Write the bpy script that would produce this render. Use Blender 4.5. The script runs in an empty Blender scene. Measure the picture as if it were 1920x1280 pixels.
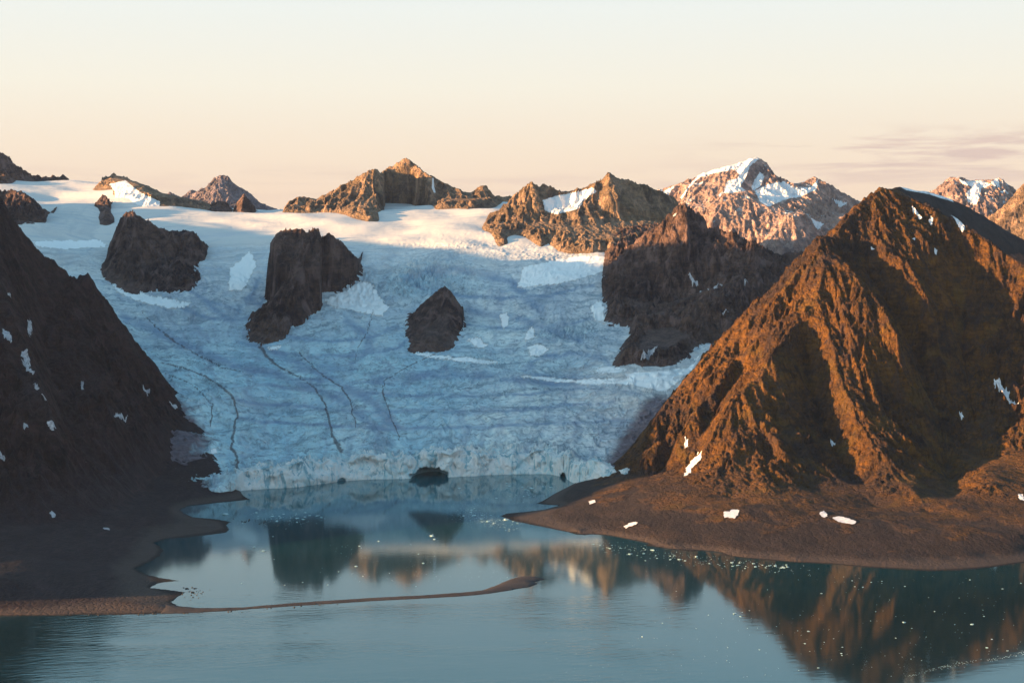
import bpy, math, random
import numpy as np
C = bpy.context.scene.collection
R = math.radians
random.seed(7)

# ---------------------------------------------------------------- camera, sky, sun
F, HZ, H = 2667.0, 470.0, 450.0           # focal length in photo pixels, horizon row, camera height
PITCH = math.atan((640.0-HZ)/F)
cam = bpy.data.cameras.new('camera'); cam.sensor_width = 36; cam.lens = 36*F/1920; cam.clip_start = 1; cam.clip_end = 60000
cam_o = bpy.data.objects.new('camera', cam); C.objects.link(cam_o)
cam_o.location = (0, 0, H); cam_o.rotation_euler = (R(90)-PITCH, 0, 0)
bpy.context.scene.camera = cam_o

SUN_EL, SUN_AZ = 6.7, 17.0                 # degrees; azimuth: how far behind due left the sun stands
sdir = np.array([-math.cos(R(SUN_AZ))*math.cos(R(SUN_EL)), -math.sin(R(SUN_AZ))*math.cos(R(SUN_EL)), math.sin(R(SUN_EL))])
sun = bpy.data.lights.new('sun', 'SUN'); sun.energy = 5.0; sun.angle = R(0.6); sun.color = (1.0, 0.55, 0.22)
sun_o = bpy.data.objects.new('sun', sun); C.objects.link(sun_o)
from mathutils import Vector
sun_o.rotation_euler = Vector(sdir).to_track_quat('Z', 'Y').to_euler()

world = bpy.data.worlds.new('World'); bpy.context.scene.world = world; world.use_nodes = True

def lin(c):
    return tuple((v/255/12.92) if v/255 <= .04045 else ((v/255+.055)/1.055)**2.4 for v in c)+(1,)

class NT:
    """small helper to write node trees"""
    def __init__(s, tree):
        s.t = tree; s.n = tree.nodes; s.l = tree.links
    def add(s, typ, ins=None, **kw):
        nd = s.n.new(typ)
        for k, v in kw.items(): setattr(nd, k, v)
        for k, v in (ins or {}).items(): s.put(nd.inputs[k], v)
        return nd
    def put(s, sock, v):
        if hasattr(v, 'is_output') or isinstance(v, bpy.types.NodeSocket): s.l.new(v, sock)
        else: sock.default_value = v
    def math(s, op, a, b=0.0, c=0.0, clamp=False):
        nd = s.n.new('ShaderNodeMath'); nd.operation = op; nd.use_clamp = clamp
        for i, v in enumerate((a, b, c)): s.put(nd.inputs[i], v)
        return nd.outputs[0]
    def ramp(s, fac, stops, interp='LINEAR'):
        nd = s.n.new('ShaderNodeValToRGB'); s.put(nd.inputs[0], fac); cr = nd.color_ramp; cr.interpolation = interp
        while len(cr.elements) < len(stops): cr.elements.new(0.5)
        for e, (p, c) in zip(cr.elements, stops):
            e.position = p; e.color = c if hasattr(c, '__len__') else (c, c, c, 1)
        return nd.outputs[0]
    def mix(s, fac, a, b, blend='MIX'):
        nd = s.n.new('ShaderNodeMix'); nd.data_type = 'RGBA'; nd.blend_type = blend
        s.put(nd.inputs[0], fac); s.put(nd.inputs[6], a); s.put(nd.inputs[7], b)
        return nd.outputs[2]
    def mapr(s, v, a, b, c=0.0, d=1.0, smooth=False):
        nd = s.n.new('ShaderNodeMapRange'); nd.clamp = True
        if smooth: nd.interpolation_type = 'SMOOTHSTEP'
        for i, x in enumerate((v, a, b, c, d)): s.put(nd.inputs[i], x)
        return nd.outputs[0]
    def noise(s, vec, scale, detail=4, rough=.55, dist=0.0, out=0, typ='FBM'):
        nd = s.n.new('ShaderNodeTexNoise'); nd.noise_type = typ
        s.put(nd.inputs['Vector'], vec); nd.inputs['Scale'].default_value = scale; nd.inputs['Detail'].default_value = detail
        nd.inputs['Roughness'].default_value = rough; nd.inputs['Distortion'].default_value = dist
        return nd.outputs[out]
    def scalev(s, vec, sc, rot=(0, 0, 0)):
        nd = s.n.new('ShaderNodeMapping'); s.put(nd.inputs[0], vec); nd.inputs['Scale'].default_value = sc
        nd.inputs['Rotation'].default_value = rot
        return nd.outputs[0]

def build_world():
    w = NT(world.node_tree); w.n.clear()
    tc = w.add('ShaderNodeTexCoord').outputs['Generated']
    sep = w.add('ShaderNodeSeparateXYZ', {0: tc}).outputs
    z = sep[2]
    low = w.ramp(w.mapr(z, 0.0, 0.25), [
        (0.0, lin((242, 214, 190))), (0.15, lin((246, 220, 194))), (0.28, lin((247, 229, 205))),
        (0.45, lin((246, 240, 223))), (0.66, lin((238, 242, 236))), (1.0, lin((205, 226, 238)))])
    glow = w.math('MAXIMUM', w.math('ADD', w.math('MULTIPLY', sep[0], float(sdir[0])), w.math('MULTIPLY', sep[1], float(sdir[1]))), 0.0)
    glow = w.math('ADD', 1.0, w.math('MULTIPLY', w.math('POWER', glow, 3.0), 2.6))
    low = w.mix(1.0, low, w.add('ShaderNodeCombineXYZ', {0: glow, 1: glow, 2: glow}).outputs[0], 'MULTIPLY')
    lowd = w.mix(1.0, low, (SKY_LOW, SKY_LOW, SKY_LOW, 1), 'MULTIPLY')
    sky = w.add('ShaderNodeTexSky', sky_type='NISHITA', sun_disc=False, sun_elevation=R(SUN_EL),
                sun_rotation=math.atan2(sdir[0], sdir[1]), air_density=1.0, dust_density=1.0, ozone_density=1.5)
    up = w.mix(1.0, sky.outputs[0], (SKY_UP*.86, SKY_UP*1.10, SKY_UP*1.05, 1), 'MULTIPLY')
    # thin streaks of high cloud low over the eastern peaks
    az = w.math('DIVIDE', sep[0], w.math('MAXIMUM', sep[1], .05))
    cv = w.add('ShaderNodeCombineXYZ', {0: w.math('MULTIPLY', az, 5.0), 1: w.math('MULTIPLY', z, 60.0), 2: 0.0}).outputs[0]
    cn = w.noise(cv, 1.6, 6, .6, .4)
    cm = w.mapr(cn, .44, .60, smooth=True)
    band = w.math('MULTIPLY', w.mapr(z, .040, .062, smooth=True), w.mapr(z, .088, .070, smooth=True))
    side = w.mapr(az, .06, .28, smooth=True)
    cm = w.math('MULTIPLY', w.math('MULTIPLY', cm, band), side)
    cn2 = w.noise(cv, 5.0, 4, .6)
    ccol = w.mix(cn2, lin((205, 184, 176)), lin((236, 208, 192)))
    ccol = w.mix(1.0, ccol, (SKY_LOW, SKY_LOW, SKY_LOW, 1), 'MULTIPLY')
    lowc = w.mix(w.math('MULTIPLY', cm, .9), lowd, ccol)
    hb = w.math('MULTIPLY', w.mapr(z, .030, .045, smooth=True), w.mapr(z, .062, .050, smooth=True))
    hz = w.math('MULTIPLY', w.math('MULTIPLY', hb, w.mapr(cn, .42, .6, smooth=True)), .35)
    lowc = w.mix(hz, lowc, ccol)
    col = w.mix(w.mapr(z, .20, .42, smooth=True), lowc, up)
    bg = w.add('ShaderNodeBackground', {0: col, 1: 1.0})
    out = w.add('ShaderNodeOutputWorld', {0: bg.outputs[0]})
SKY_LOW = 0.248
SKY_UP = 0.102
build_world()
vs = bpy.context.scene.view_settings
bpy.context.scene.display_settings.display_device = 'sRGB'
vs.view_transform = 'Standard'; vs.look = 'None'; vs.exposure = 2.05; vs.gamma = 1.0
cy = bpy.context.scene.cycles
cy.max_bounces = 5; cy.diffuse_bounces = 2; cy.glossy_bounces = 2; cy.volume_bounces = 0; cy.caustics_reflective = False
cy.use_denoising = True

# ---------------------------------------------------------------- projection helpers
cp, sp_ = math.cos(PITCH), math.sin(PITCH)
def ray(px, py):
    px = np.asarray(px, float); py = np.asarray(py, float)
    a = (px-960)/F; b = (640-py)/F
    fy = cp + b*sp_; fz = -sp_ + b*cp
    return a/fy, fz/fy                   # x and z per unit of y
def P(px, py, d):
    rx, rz = ray(px, py); return (float(rx*d), float(d), float(H+rz*d))
def project(x, y, z):
    dz = z-H
    cf = y*cp - dz*sp_; cu = y*sp_ + dz*cp
    return 960+F*x/cf, 640-F*cu/cf
def W(px, py, z=0.0):
    rx, rz = ray(px, py); d = (z-H)/rz; return (float(rx*d), float(d), z)

# ---------------------------------------------------------------- noise
_rng = np.random.RandomState(11)
_perm = _rng.permutation(4096).astype(np.int64); _perm = np.concatenate([_perm, _perm])
_ang = _rng.rand(4096)*2*np.pi; _gx = np.cos(_ang); _gy = np.sin(_ang)
_h1 = _rng.rand(4096); _h2 = _rng.rand(4096)
def _idx(i, j, s=0): return _perm[(_perm[(i+s*57) & 4095] + j) & 4095]
def noise(x, y, s=0):
    i = np.floor(x).astype(np.int64); j = np.floor(y).astype(np.int64); fx = x-i; fy = y-j
    u = fx*fx*fx*(fx*(fx*6-15)+10); v = fy*fy*fy*(fy*(fy*6-15)+10)
    def g(a, b):
        k = _idx(i+a, j+b, s); return _gx[k]*(fx-a)+_gy[k]*(fy-b)
    n0 = g(0, 0)*(1-u)+g(1, 0)*u; n1 = g(0, 1)*(1-u)+g(1, 1)*u
    return (n0*(1-v)+n1*v)*1.45
def fbm(x, y, o=4, g=.5, s=0):
    r = 0; a = 1.0
    for k in range(o): r = r+a*noise(x, y, s+k); x = x*2.03+3.1; y = y*2.03+1.7; a *= g
    return r
def ridged(x, y, o=4, g=.5, s=0):
    r = 0; a = 1.0; w = 1.0
    for k in range(o):
        n = 1-np.abs(noise(x, y, s+k))*1.6; n = np.clip(n, 0, 1)**2; r = r+a*n*w; w = np.clip(n*1.5, 0, 1)
        x = x*2.07+5.3; y = y*2.07+2.1; a *= g
    return r
def sstep(x, a, b):
    t = np.clip((x-a)/(b-a), 0, 1); return t*t*(3-2*t)

def erosion_octave(x, y, dx, dy, s):
    """one octave of gully noise: waves whose crests run down the slope (dx, dy is the unit direction across it)"""
    i = np.floor(x).astype(np.int64); j = np.floor(y).astype(np.int64); fx = x-i; fy = y-j
    va = 0; gx = 0; gy = 0; wt = 0; f = 2*np.pi
    for a in range(-1, 3):
        for b in range(-1, 3):
            k = _idx(i+a, j+b, s)
            px = fx-a-(_h1[k]-.5)*.7; py = fy-b-(_h2[k]-.5)*.7
            d = px*px+py*py; w = np.exp(-d*2.0); wt = wt+w
            m = (px*dx+py*dy)*f; c = np.cos(m)*w; sn = -np.sin(m)*w
            va = va+c; gx = gx+sn*dx; gy = gy+sn*dy
    return va/wt, gx/wt, gy/wt

# ---------------------------------------------------------------- geometry helpers
def smooth_poly(pts, n=3, jag=0.0, seed=0):
    """subdivide an open polyline"""
    pts = np.array(pts, float); rs = np.random.RandomState(seed)
    for k in range(n):
        mid = (pts[1:]+pts[:-1])/2
        ln = np.linalg.norm((pts[1:]-pts[:-1])[:, :2], axis=1)
        if jag: mid[:, 2] += (rs.rand(len(mid))-.5)*ln*jag
        out = np.empty((len(pts)+len(mid), pts.shape[1])); out[0::2] = pts; out[1::2] = mid; pts = out
    return pts
def seg_dist(x, y, poly):
    """distance to a polyline and z at its nearest point"""
    best = np.full(x.shape, 1e18); bz = np.zeros(x.shape)
    for a, b in zip(poly[:-1], poly[1:]):
        dx, dy = b[0]-a[0], b[1]-a[1]; L = dx*dx+dy*dy+1e-9
        t = np.clip(((x-a[0])*dx+(y-a[1])*dy)/L, 0, 1)
        d = (x-a[0]-t*dx)**2+(y-a[1]-t*dy)**2
        m = d < best; best = np.where(m, d, best); bz = np.where(m, a[2]+t*(b[2]-a[2]), bz)
    return np.sqrt(best), bz
def inside(x, y, poly):
    r = np.zeros(np.shape(x), bool); n = len(poly)
    for k in range(n):
        x1, y1 = poly[k][0], poly[k][1]; x2, y2 = poly[(k+1) % n][0], poly[(k+1) % n][1]
        if y1 == y2: continue
        c = ((y1 > y) != (y2 > y)) & (x < (x2-x1)*(y-y1)/(y2-y1)+x1)
        r ^= c
    return r
def bilin(A, u, v):
    ny, nx = A.shape
    u = np.clip(u, 0, nx-1.001); v = np.clip(v, 0, ny-1.001)
    i = u.astype(int); j = v.astype(int); fu = u-i; fv = v-j
    return (A[j, i]*(1-fu)+A[j, i+1]*fu)*(1-fv)+(A[j+1, i]*(1-fu)+A[j+1, i+1]*fu)*fv
def blur(A, n=1):
    for _ in range(n):
        p = np.pad(A, 1, mode='edge')
        A = (p[1:-1, 1:-1]*4+p[:-2, 1:-1]*2+p[2:, 1:-1]*2+p[1:-1, :-2]*2+p[1:-1, 2:]*2+p[:-2, :-2]+p[:-2, 2:]+p[2:, :-2]+p[2:, 2:])/16
    return A
def solve(x0, y0, x1, y1, lines, cell):
    """membrane through constraint polylines, coarse to fine"""
    Z = None; ox = oy = 0
    levels = [cell*k for k in (16, 8, 4, 2, 1)]
    for lv in levels:
        nx = int((x1-x0)/lv)+2; ny = int((y1-y0)/lv)+2
        S = np.zeros((ny, nx)); N = np.zeros((ny, nx))
        for ln in lines:
            for a, b in zip(ln[:-1], ln[1:]):
                L = math.hypot(b[0]-a[0], b[1]-a[1]); n = max(2, int(L/lv*2)+1); t = np.linspace(0, 1, n)
                ii = np.rint((a[0]+(b[0]-a[0])*t-x0)/lv).astype(int); jj = np.rint((a[1]+(b[1]-a[1])*t-y0)/lv).astype(int)
                zz = a[2]+(b[2]-a[2])*t; m = (ii >= 0) & (ii < nx) & (jj >= 0) & (jj < ny)
                np.add.at(S, (jj[m], ii[m]), zz[m]); np.add.at(N, (jj[m], ii[m]), 1)
        fix = N > 0; val = np.where(fix, S/np.maximum(N, 1), 0)
        if Z is None: Z = np.full((ny, nx), val[fix].mean()); it = 600
        else:
            jj, ii = np.mgrid[0:ny, 0:nx]; Z = bilin(Z, ii*lv/plv, jj*lv/plv); it = 160
        Z[fix] = val[fix]
        for _ in range(it):
            p = np.pad(Z, 1, mode='edge'); Z = (p[:-2, 1:-1]+p[2:, 1:-1]+p[1:-1, :-2]+p[1:-1, 2:])/4; Z[fix] = val[fix]
        plv = lv
    return Z
def mesh_grid(name, X, Y, Z, keep, mat, attrs=None, parent=None, origin=None, smooth=True):
    ny, nx = Z.shape
    k = keep[:-1, :-1] | keep[1:, :-1] | keep[:-1, 1:] | keep[1:, 1:]
    idx = np.arange(ny*nx).reshape(ny, nx)
    q = np.stack([idx[:-1, :-1][k], idx[:-1, 1:][k], idx[1:, 1:][k], idx[1:, :-1][k]], 1)
    used = np.zeros(ny*nx, bool); used[q.ravel()] = True
    rem = np.cumsum(used)-1; q = rem[q]
    V = np.stack([X.ravel()[used], Y.ravel()[used], Z.ravel()[used]], 1)
    return mesh_raw(name, V, q, mat, {a: v.ravel()[used] for a, v in (attrs or {}).items()}, parent, origin, smooth)
def mesh_raw(name, V, faces, mat, attrs=None, parent=None, origin=None, smooth=True):
    V = np.asarray(V, float)
    if origin is None: origin = (V[:, 0].mean(), V[:, 1].mean(), V[:, 2].min())
    if parent is not None: origin = parent['_o']
    me = bpy.data.meshes.new(name)
    faces = np.asarray(faces); nf, w = faces.shape
    me.vertices.add(len(V)); me.vertices.foreach_set('co', (V-np.array(origin)).astype(np.float32).ravel())
    me.loops.add(nf*w); me.loops.foreach_set('vertex_index', faces.astype(np.int32).ravel())
    me.polygons.add(nf); me.polygons.foreach_set('loop_start', np.arange(0, nf*w, w, dtype=np.int32))
    me.polygons.foreach_set('loop_total', np.full(nf, w, np.int32))
    me.update(calc_edges=True)
    me.polygons.foreach_set('use_smooth', np.full(nf, smooth))
    for a, v in (attrs or {}).items():
        at = me.attributes.new(a, 'FLOAT', 'POINT'); at.data.foreach_set('value', np.asarray(v, np.float32))
    me.materials.append(mat)
    o = bpy.data.objects.new(name, me); C.objects.link(o)
    if parent is None: o.location = origin; o['_o'] = [float(v) for v in origin]
    else: o.parent = parent
    return o
def tag(o, label=None, cat=None, group=None, kind=None):
    for k, v in (('label', label), ('category', cat), ('group', group), ('kind', kind)):
        if v: o[k] = v
    return o

# ---------------------------------------------------------------- materials
def new_mat(name):
    m = bpy.data.materials.new(name); m.use_nodes = True; t = NT(m.node_tree); t.n.clear(); return m, t
def rock_mat(name, dark, warm, talus, scale=1.0, bump=1.0, patch=None):
    m, t = new_mat(name)
    g = t.add('ShaderNodeNewGeometry'); pos = g.outputs['Position']
    nz = t.add('ShaderNodeSeparateXYZ', {0: g.outputs['Normal']}).outputs[2]
    n1 = t.noise(pos, .006*scale, 6, .6, .6); n2 = t.noise(pos, .05*scale, 6, .65); n3 = t.noise(pos, .35*scale, 5, .7)
    strata = t.noise(t.scalev(pos, (.6, .6, 3.0), (.25, .35, 0)), .05*scale, 5, .65, .5)
    f = t.mapr(t.math('ADD', t.math('MULTIPLY', n1, .55), t.math('MULTIPLY', n2, .45)), .40, .62)
    c = t.mix(f, dark, warm)
    c = t.mix(t.mapr(strata, .42, .62, 0, .5), c, t.mix(.5, dark, (0.010, .009, .010, 1)))
    c = t.mix(t.mapr(n3, .55, .75, 0, .55), c, t.mix(.35, warm, (.12, .10, .085, 1)))
    gs = t.noise(t.scalev(pos, (1, 1, .16)), .035*scale, 6, .68, .8)
    c = t.mix(t.mapr(gs, .50, .64, 0, .75), c, t.mix(1.0, talus, (2.1, 1.95, 1.9, 1), 'MULTIPLY'))
    c = t.mix(t.mapr(gs, .46, .36, 0, .6), c, (dark[0]*.35, dark[1]*.35, dark[2]*.4, 1))
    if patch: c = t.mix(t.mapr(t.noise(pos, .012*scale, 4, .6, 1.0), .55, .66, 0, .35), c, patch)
    tal = t.add('ShaderNodeAttribute', attribute_name='talus').outputs['Fac']
    tm = t.math('MULTIPLY', t.mapr(t.math('ADD', nz, t.math('MULTIPLY', n2, .25)), .80, .92), .45)
    tm = t.math('MAXIMUM', tm, tal)
    tc = t.mix(t.mapr(n2, .35, .65), talus, t.mix(.4, talus, dark))
    tc = t.mix(t.mapr(n3, .45, .75, 0, .45), tc, t.mix(.55, talus, (.09, .08, .078, 1)))
    rill = t.noise(t.scalev(pos, (1, .35, .35)), .045*scale, 6, .7, 1.4)
    tc = t.mix(t.mapr(rill, .50, .62, 0, .6), tc, (talus[0]*.45, talus[1]*.45, talus[2]*.5, 1))
    tc = t.mix(t.mapr(rill, .46, .38, 0, .5), tc, (talus[0]*1.9, talus[1]*1.8, talus[2]*1.7, 1))
    c = t.mix(tm, c, tc)
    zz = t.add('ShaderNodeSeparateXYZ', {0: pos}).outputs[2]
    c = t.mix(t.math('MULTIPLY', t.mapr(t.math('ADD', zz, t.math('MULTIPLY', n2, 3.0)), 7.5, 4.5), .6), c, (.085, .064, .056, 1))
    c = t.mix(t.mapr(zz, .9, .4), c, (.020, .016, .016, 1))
    sn = t.add('ShaderNodeAttribute', attribute_name='snow').outputs['Fac']
    sm = t.mapr(t.math('ADD', sn, t.math('MULTIPLY', t.math('SUBTRACT', n2, .5), .9)), .45, .6)
    c = t.mix(sm, c, (.78, .79, .82, 1))
    b = t.add('ShaderNodeBump', {'Strength': 1.0, 'Distance': 1.0})
    vor = t.add('ShaderNodeTexVoronoi', {'Scale': .11*scale}, feature='DISTANCE_TO_EDGE')
    t.put(vor.inputs['Vector'], t.mix(.12, t.scalev(pos, (1, 1, .55)), t.noise(pos, .08*scale, 3, .5, out=1), 'ADD'))
    rk = t.math('SUBTRACT', 1.0, tm)
    rk = t.math('MULTIPLY', rk, t.math('SUBTRACT', 1.0, sm))
    hgt = t.math('MULTIPLY', t.noise(pos, .09*scale, 7, .68, .3, typ='RIDGED_MULTIFRACTAL') if False else t.noise(pos, .07*scale, 9, .74, .4), 13.0*bump/scale)
    hgt = t.math('ADD', hgt, t.math('MULTIPLY', t.mapr(vor.outputs[0], 0, .25), 3.0*bump/scale))
    hgt = t.math('MULTIPLY', hgt, t.math('ADD', t.math('MULTIPLY', rk, .85), .15))
    hgt = t.math('ADD', hgt, t.math('MULTIPLY', t.math('MULTIPLY', n3, t.mapr(n2, .35, .7)), 1.2*bump/scale))
    t.put(b.inputs['Height'], hgt)
    p = t.add('ShaderNodeBsdfPrincipled', {'Base Color': c, 'Roughness': .92, 'Normal': b.outputs[0]}); p.inputs['Specular IOR Level'].default_value = .2
    t.add('ShaderNodeOutputMaterial', {0: p.outputs[0]}); return m

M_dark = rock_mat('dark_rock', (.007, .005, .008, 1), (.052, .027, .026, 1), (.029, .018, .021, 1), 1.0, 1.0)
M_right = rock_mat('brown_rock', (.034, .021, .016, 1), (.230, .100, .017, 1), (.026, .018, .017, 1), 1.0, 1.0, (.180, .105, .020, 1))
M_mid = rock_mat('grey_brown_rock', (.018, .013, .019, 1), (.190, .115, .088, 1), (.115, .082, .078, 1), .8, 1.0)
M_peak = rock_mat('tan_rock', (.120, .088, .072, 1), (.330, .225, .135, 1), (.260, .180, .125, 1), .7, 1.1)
M_hazy = rock_mat('haze_tinted_rock', (.13, .12, .15, 1), (.26, .20, .20, 1), (.22, .18, .19, 1), .35, 1.0)  # distance haze painted into the rock colour as a pale blue-grey
M_far = rock_mat('sun_pink_rock', (.270, .195, .190, 1), (.520, .350, .280, 1), (.440, .310, .265, 1), .4, 1.2)  # pink of the low sun and distant paleness painted into the rock colour

def glacier_mat():
    m, t = new_mat('glacier_ice')
    pos = t.add('ShaderNodeNewGeometry').outputs['Position']
    at = lambda n: t.add('ShaderNodeAttribute', attribute_name=n).outputs['Fac']
    snow, dirt, blue, cliff, mor, u, v = (at(k) for k in ('snow', 'dirt', 'blue', 'cliff', 'moraine', 'flow_u', 'flow_v'))
    fl = t.add('ShaderNodeCombineXYZ', {0: u, 1: v, 2: 0.0}).outputs[0]
    warp = t.noise(pos, .006, 3, .5, out=1)
    flw = t.mix(.9, fl, t.scalev(warp, (.10, .16, 0)), 'ADD')
    streak = t.noise(t.scalev(flw, (34.0, 1.2, 1)), 1.0, 7, .66)       # stripes along the flow
    trans = t.noise(t.scalev(flw, (15.0, 42.0, 1)), 1.0, 6, .74, .6)       # crevasse lines across it
    fine = t.noise(t.scalev(pos, (.030, .150, .06)), 1.0, 7, .78, .4)
    n2 = t.noise(pos, .03, 5, .6)
    c = t.mix(blue, (.84, .86, .86, 1), (.62, .84, .90, 1))
    band = t.noise(t.scalev(flw, (9.0, .55, 1)), 1.0, 5, .6, .3)
    c = t.mix(t.mapr(band, .46, .57, 0, .8), c, t.mix(blue, (.70, .73, .77, 1), (.42, .66, .78, 1)))
    c = t.mix(t.mapr(band, .46, .36, 0, .55), c, (.80, .88, .88, 1))
    ogive = t.noise(t.scalev(flw, (1.6, 13.0, 1)), 1.0, 5, .6, .5)
    c = t.mix(t.mapr(ogive, .50, .60, 0, .45), c, (.34, .48, .62, 1))
    c = t.mix(t.mapr(streak, .50, .64, 0, .7), c, (.32, .40, .52, 1))
    c = t.mix(t.mapr(trans, .50, .62, 0, .70), c, (.20, .30, .38, 1))  # crevasse shade painted as dark lines, together with dirty ice
    c = t.mix(t.mapr(trans, .46, .34, 0, .35), c, (.70, .76, .80, 1))
    c = t.mix(t.mapr(fine, .53, .62, 0, .75), c, (.16, .23, .30, 1))
    sfac = t.mapr(t.math('ADD', snow, t.math('MULTIPLY', t.math('SUBTRACT', t.math('ADD', t.math('MULTIPLY', n2, .5), t.math('MULTIPLY', trans, .5)), .5), .9)), .38, .62)
    sc = t.mix(t.mapr(streak, .50, .68, 0, .6), (.68, .66, .64, 1), (.46, .48, .51, 1))
    sc = t.mix(t.mapr(trans, .50, .62, 0, .6), sc, (.46, .50, .55, 1))
    c = t.mix(t.math('MULTIPLY', at('band'), t.mapr(trans, .3, .6, .6, 1.0)), c, (.20, .32, .48, 1))
    sc = t.mix(t.mapr(snow, .95, 1.15), sc, (.93, .93, .93, 1))
    c = t.mix(sfac, c, sc)
    c = t.mix(t.math('MULTIPLY', t.math('MULTIPLY', at('band'), .3), t.mapr(snow, 1.1, .9)), c, (.36, .42, .55, 1))
    cl = t.noise(t.scalev(pos, (.045, .045, .020)), 1.0, 8, .72, .9)
    cc = t.mix(t.mapr(cl, .47, .68), (.93, .96, .96, 1), (.40, .72, .82, 1))
    cc = t.mix(t.mapr(t.noise(pos, .05, 5, .7), .50, .66, 0, .8), cc, (.93, .95, .94, 1))
    cc = t.mix(t.mapr(t.noise(t.scalev(pos, (.06, .06, .012)), 1.0, 5, .7, .6), .60, .72, 0, .3), cc, (.40, .38, .38, 1))
    c = t.mix(t.mapr(t.math('ADD', cliff, t.math('MULTIPLY', t.math('SUBTRACT', n2, .5), 1.2)), .3, .7), c, cc)
    crk = t.noise(t.scalev(pos, (.055, .055, .016)), 1.0, 6, .68, 1.0)
    c = t.mix(t.math('MULTIPLY', cliff, t.mapr(crk, .54, .60, 0, .75)), c, (.14, .42, .54, 1))
    c = t.mix(t.math('MULTIPLY', at('cave'), .95), c, (.26, .62, .80, 1))
    dn = t.mapr(t.math('ADD', dirt, t.math('MULTIPLY', t.math('SUBTRACT', t.math('ADD', t.math('MULTIPLY', fine, .6), t.math('MULTIPLY', streak, .4)), .5), 1.1)), .35, .75)
    c = t.mix(dn, c, t.mix(t.mapr(fine, .35, .65), (.09, .072, .082, 1), (.24, .20, .24, 1)))
    mn = t.mapr(t.math('ADD', mor, t.math('MULTIPLY', t.math('SUBTRACT', t.noise(pos, .12, 4, .7), .5), 1.3)), .35, .8)
    c = t.mix(t.math('MULTIPLY', mn, .75), c, (.07, .055, .06, 1))
    b = t.add('ShaderNodeBump', {'Strength': 1.0, 'Distance': 1.0})
    h = t.math('ADD', t.math('MULTIPLY', trans, -5.0), t.math('MULTIPLY', fine, -4.5))
    h = t.math('MULTIPLY', h, t.math('SUBTRACT', 1.0, t.math('MULTIPLY', sfac, .8)))
    h = t.math('ADD', h, t.math('MULTIPLY', t.math('MULTIPLY', t.math('SUBTRACT', cl, t.math('MULTIPLY', crk, .9)), cliff), 9.0))
    h = t.math('ADD', h, t.math('MULTIPLY', t.math('MULTIPLY', t.noise(pos, .25, 5, .7), .9), t.math('SUBTRACT', 1.0, t.math('MULTIPLY', sfac, .8))))
    t.put(b.inputs['Height'], h)
    p = t.add('ShaderNodeBsdfPrincipled', {'Base Color': c, 'Roughness': .75, 'Normal': b.outputs[0]}); p.inputs['Specular IOR Level'].default_value = .25
    t.add('ShaderNodeOutputMaterial', {0: p.outputs[0]}); return m
M_glacier = glacier_mat()

def gravel_mat():
    m, t = new_mat('beach_gravel')
    pos = t.add('ShaderNodeNewGeometry').outputs['Position']
    n1 = t.noise(pos, .02, 4, .6); n2 = t.noise(pos, .6, 5, .75)
    c = t.mix(t.mapr(n1, .4, .6), (.070, .055, .052, 1), (.050, .040, .040, 1))
    c = t.mix(t.mapr(n2, .5, .7, 0, .6), c, (.115, .10, .095, 1))
    z = t.add('ShaderNodeSeparateXYZ', {0: pos}).outputs[2]
    c = t.mix(t.mapr(z, .7, .25), c, (.040, .030, .027, 1))
    b = t.add('ShaderNodeBump', {'Strength': .8, 'Distance': 1.0, 'Height': t.math('MULTIPLY', n2, .5)})
    p = t.add('ShaderNodeBsdfPrincipled', {'Base Color': c, 'Roughness': .9, 'Normal': b.outputs[0]}); p.inputs['Specular IOR Level'].default_value = .2
    t.add('ShaderNodeOutputMaterial', {0: p.outputs[0]}); return m
M_gravel = gravel_mat()

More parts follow.
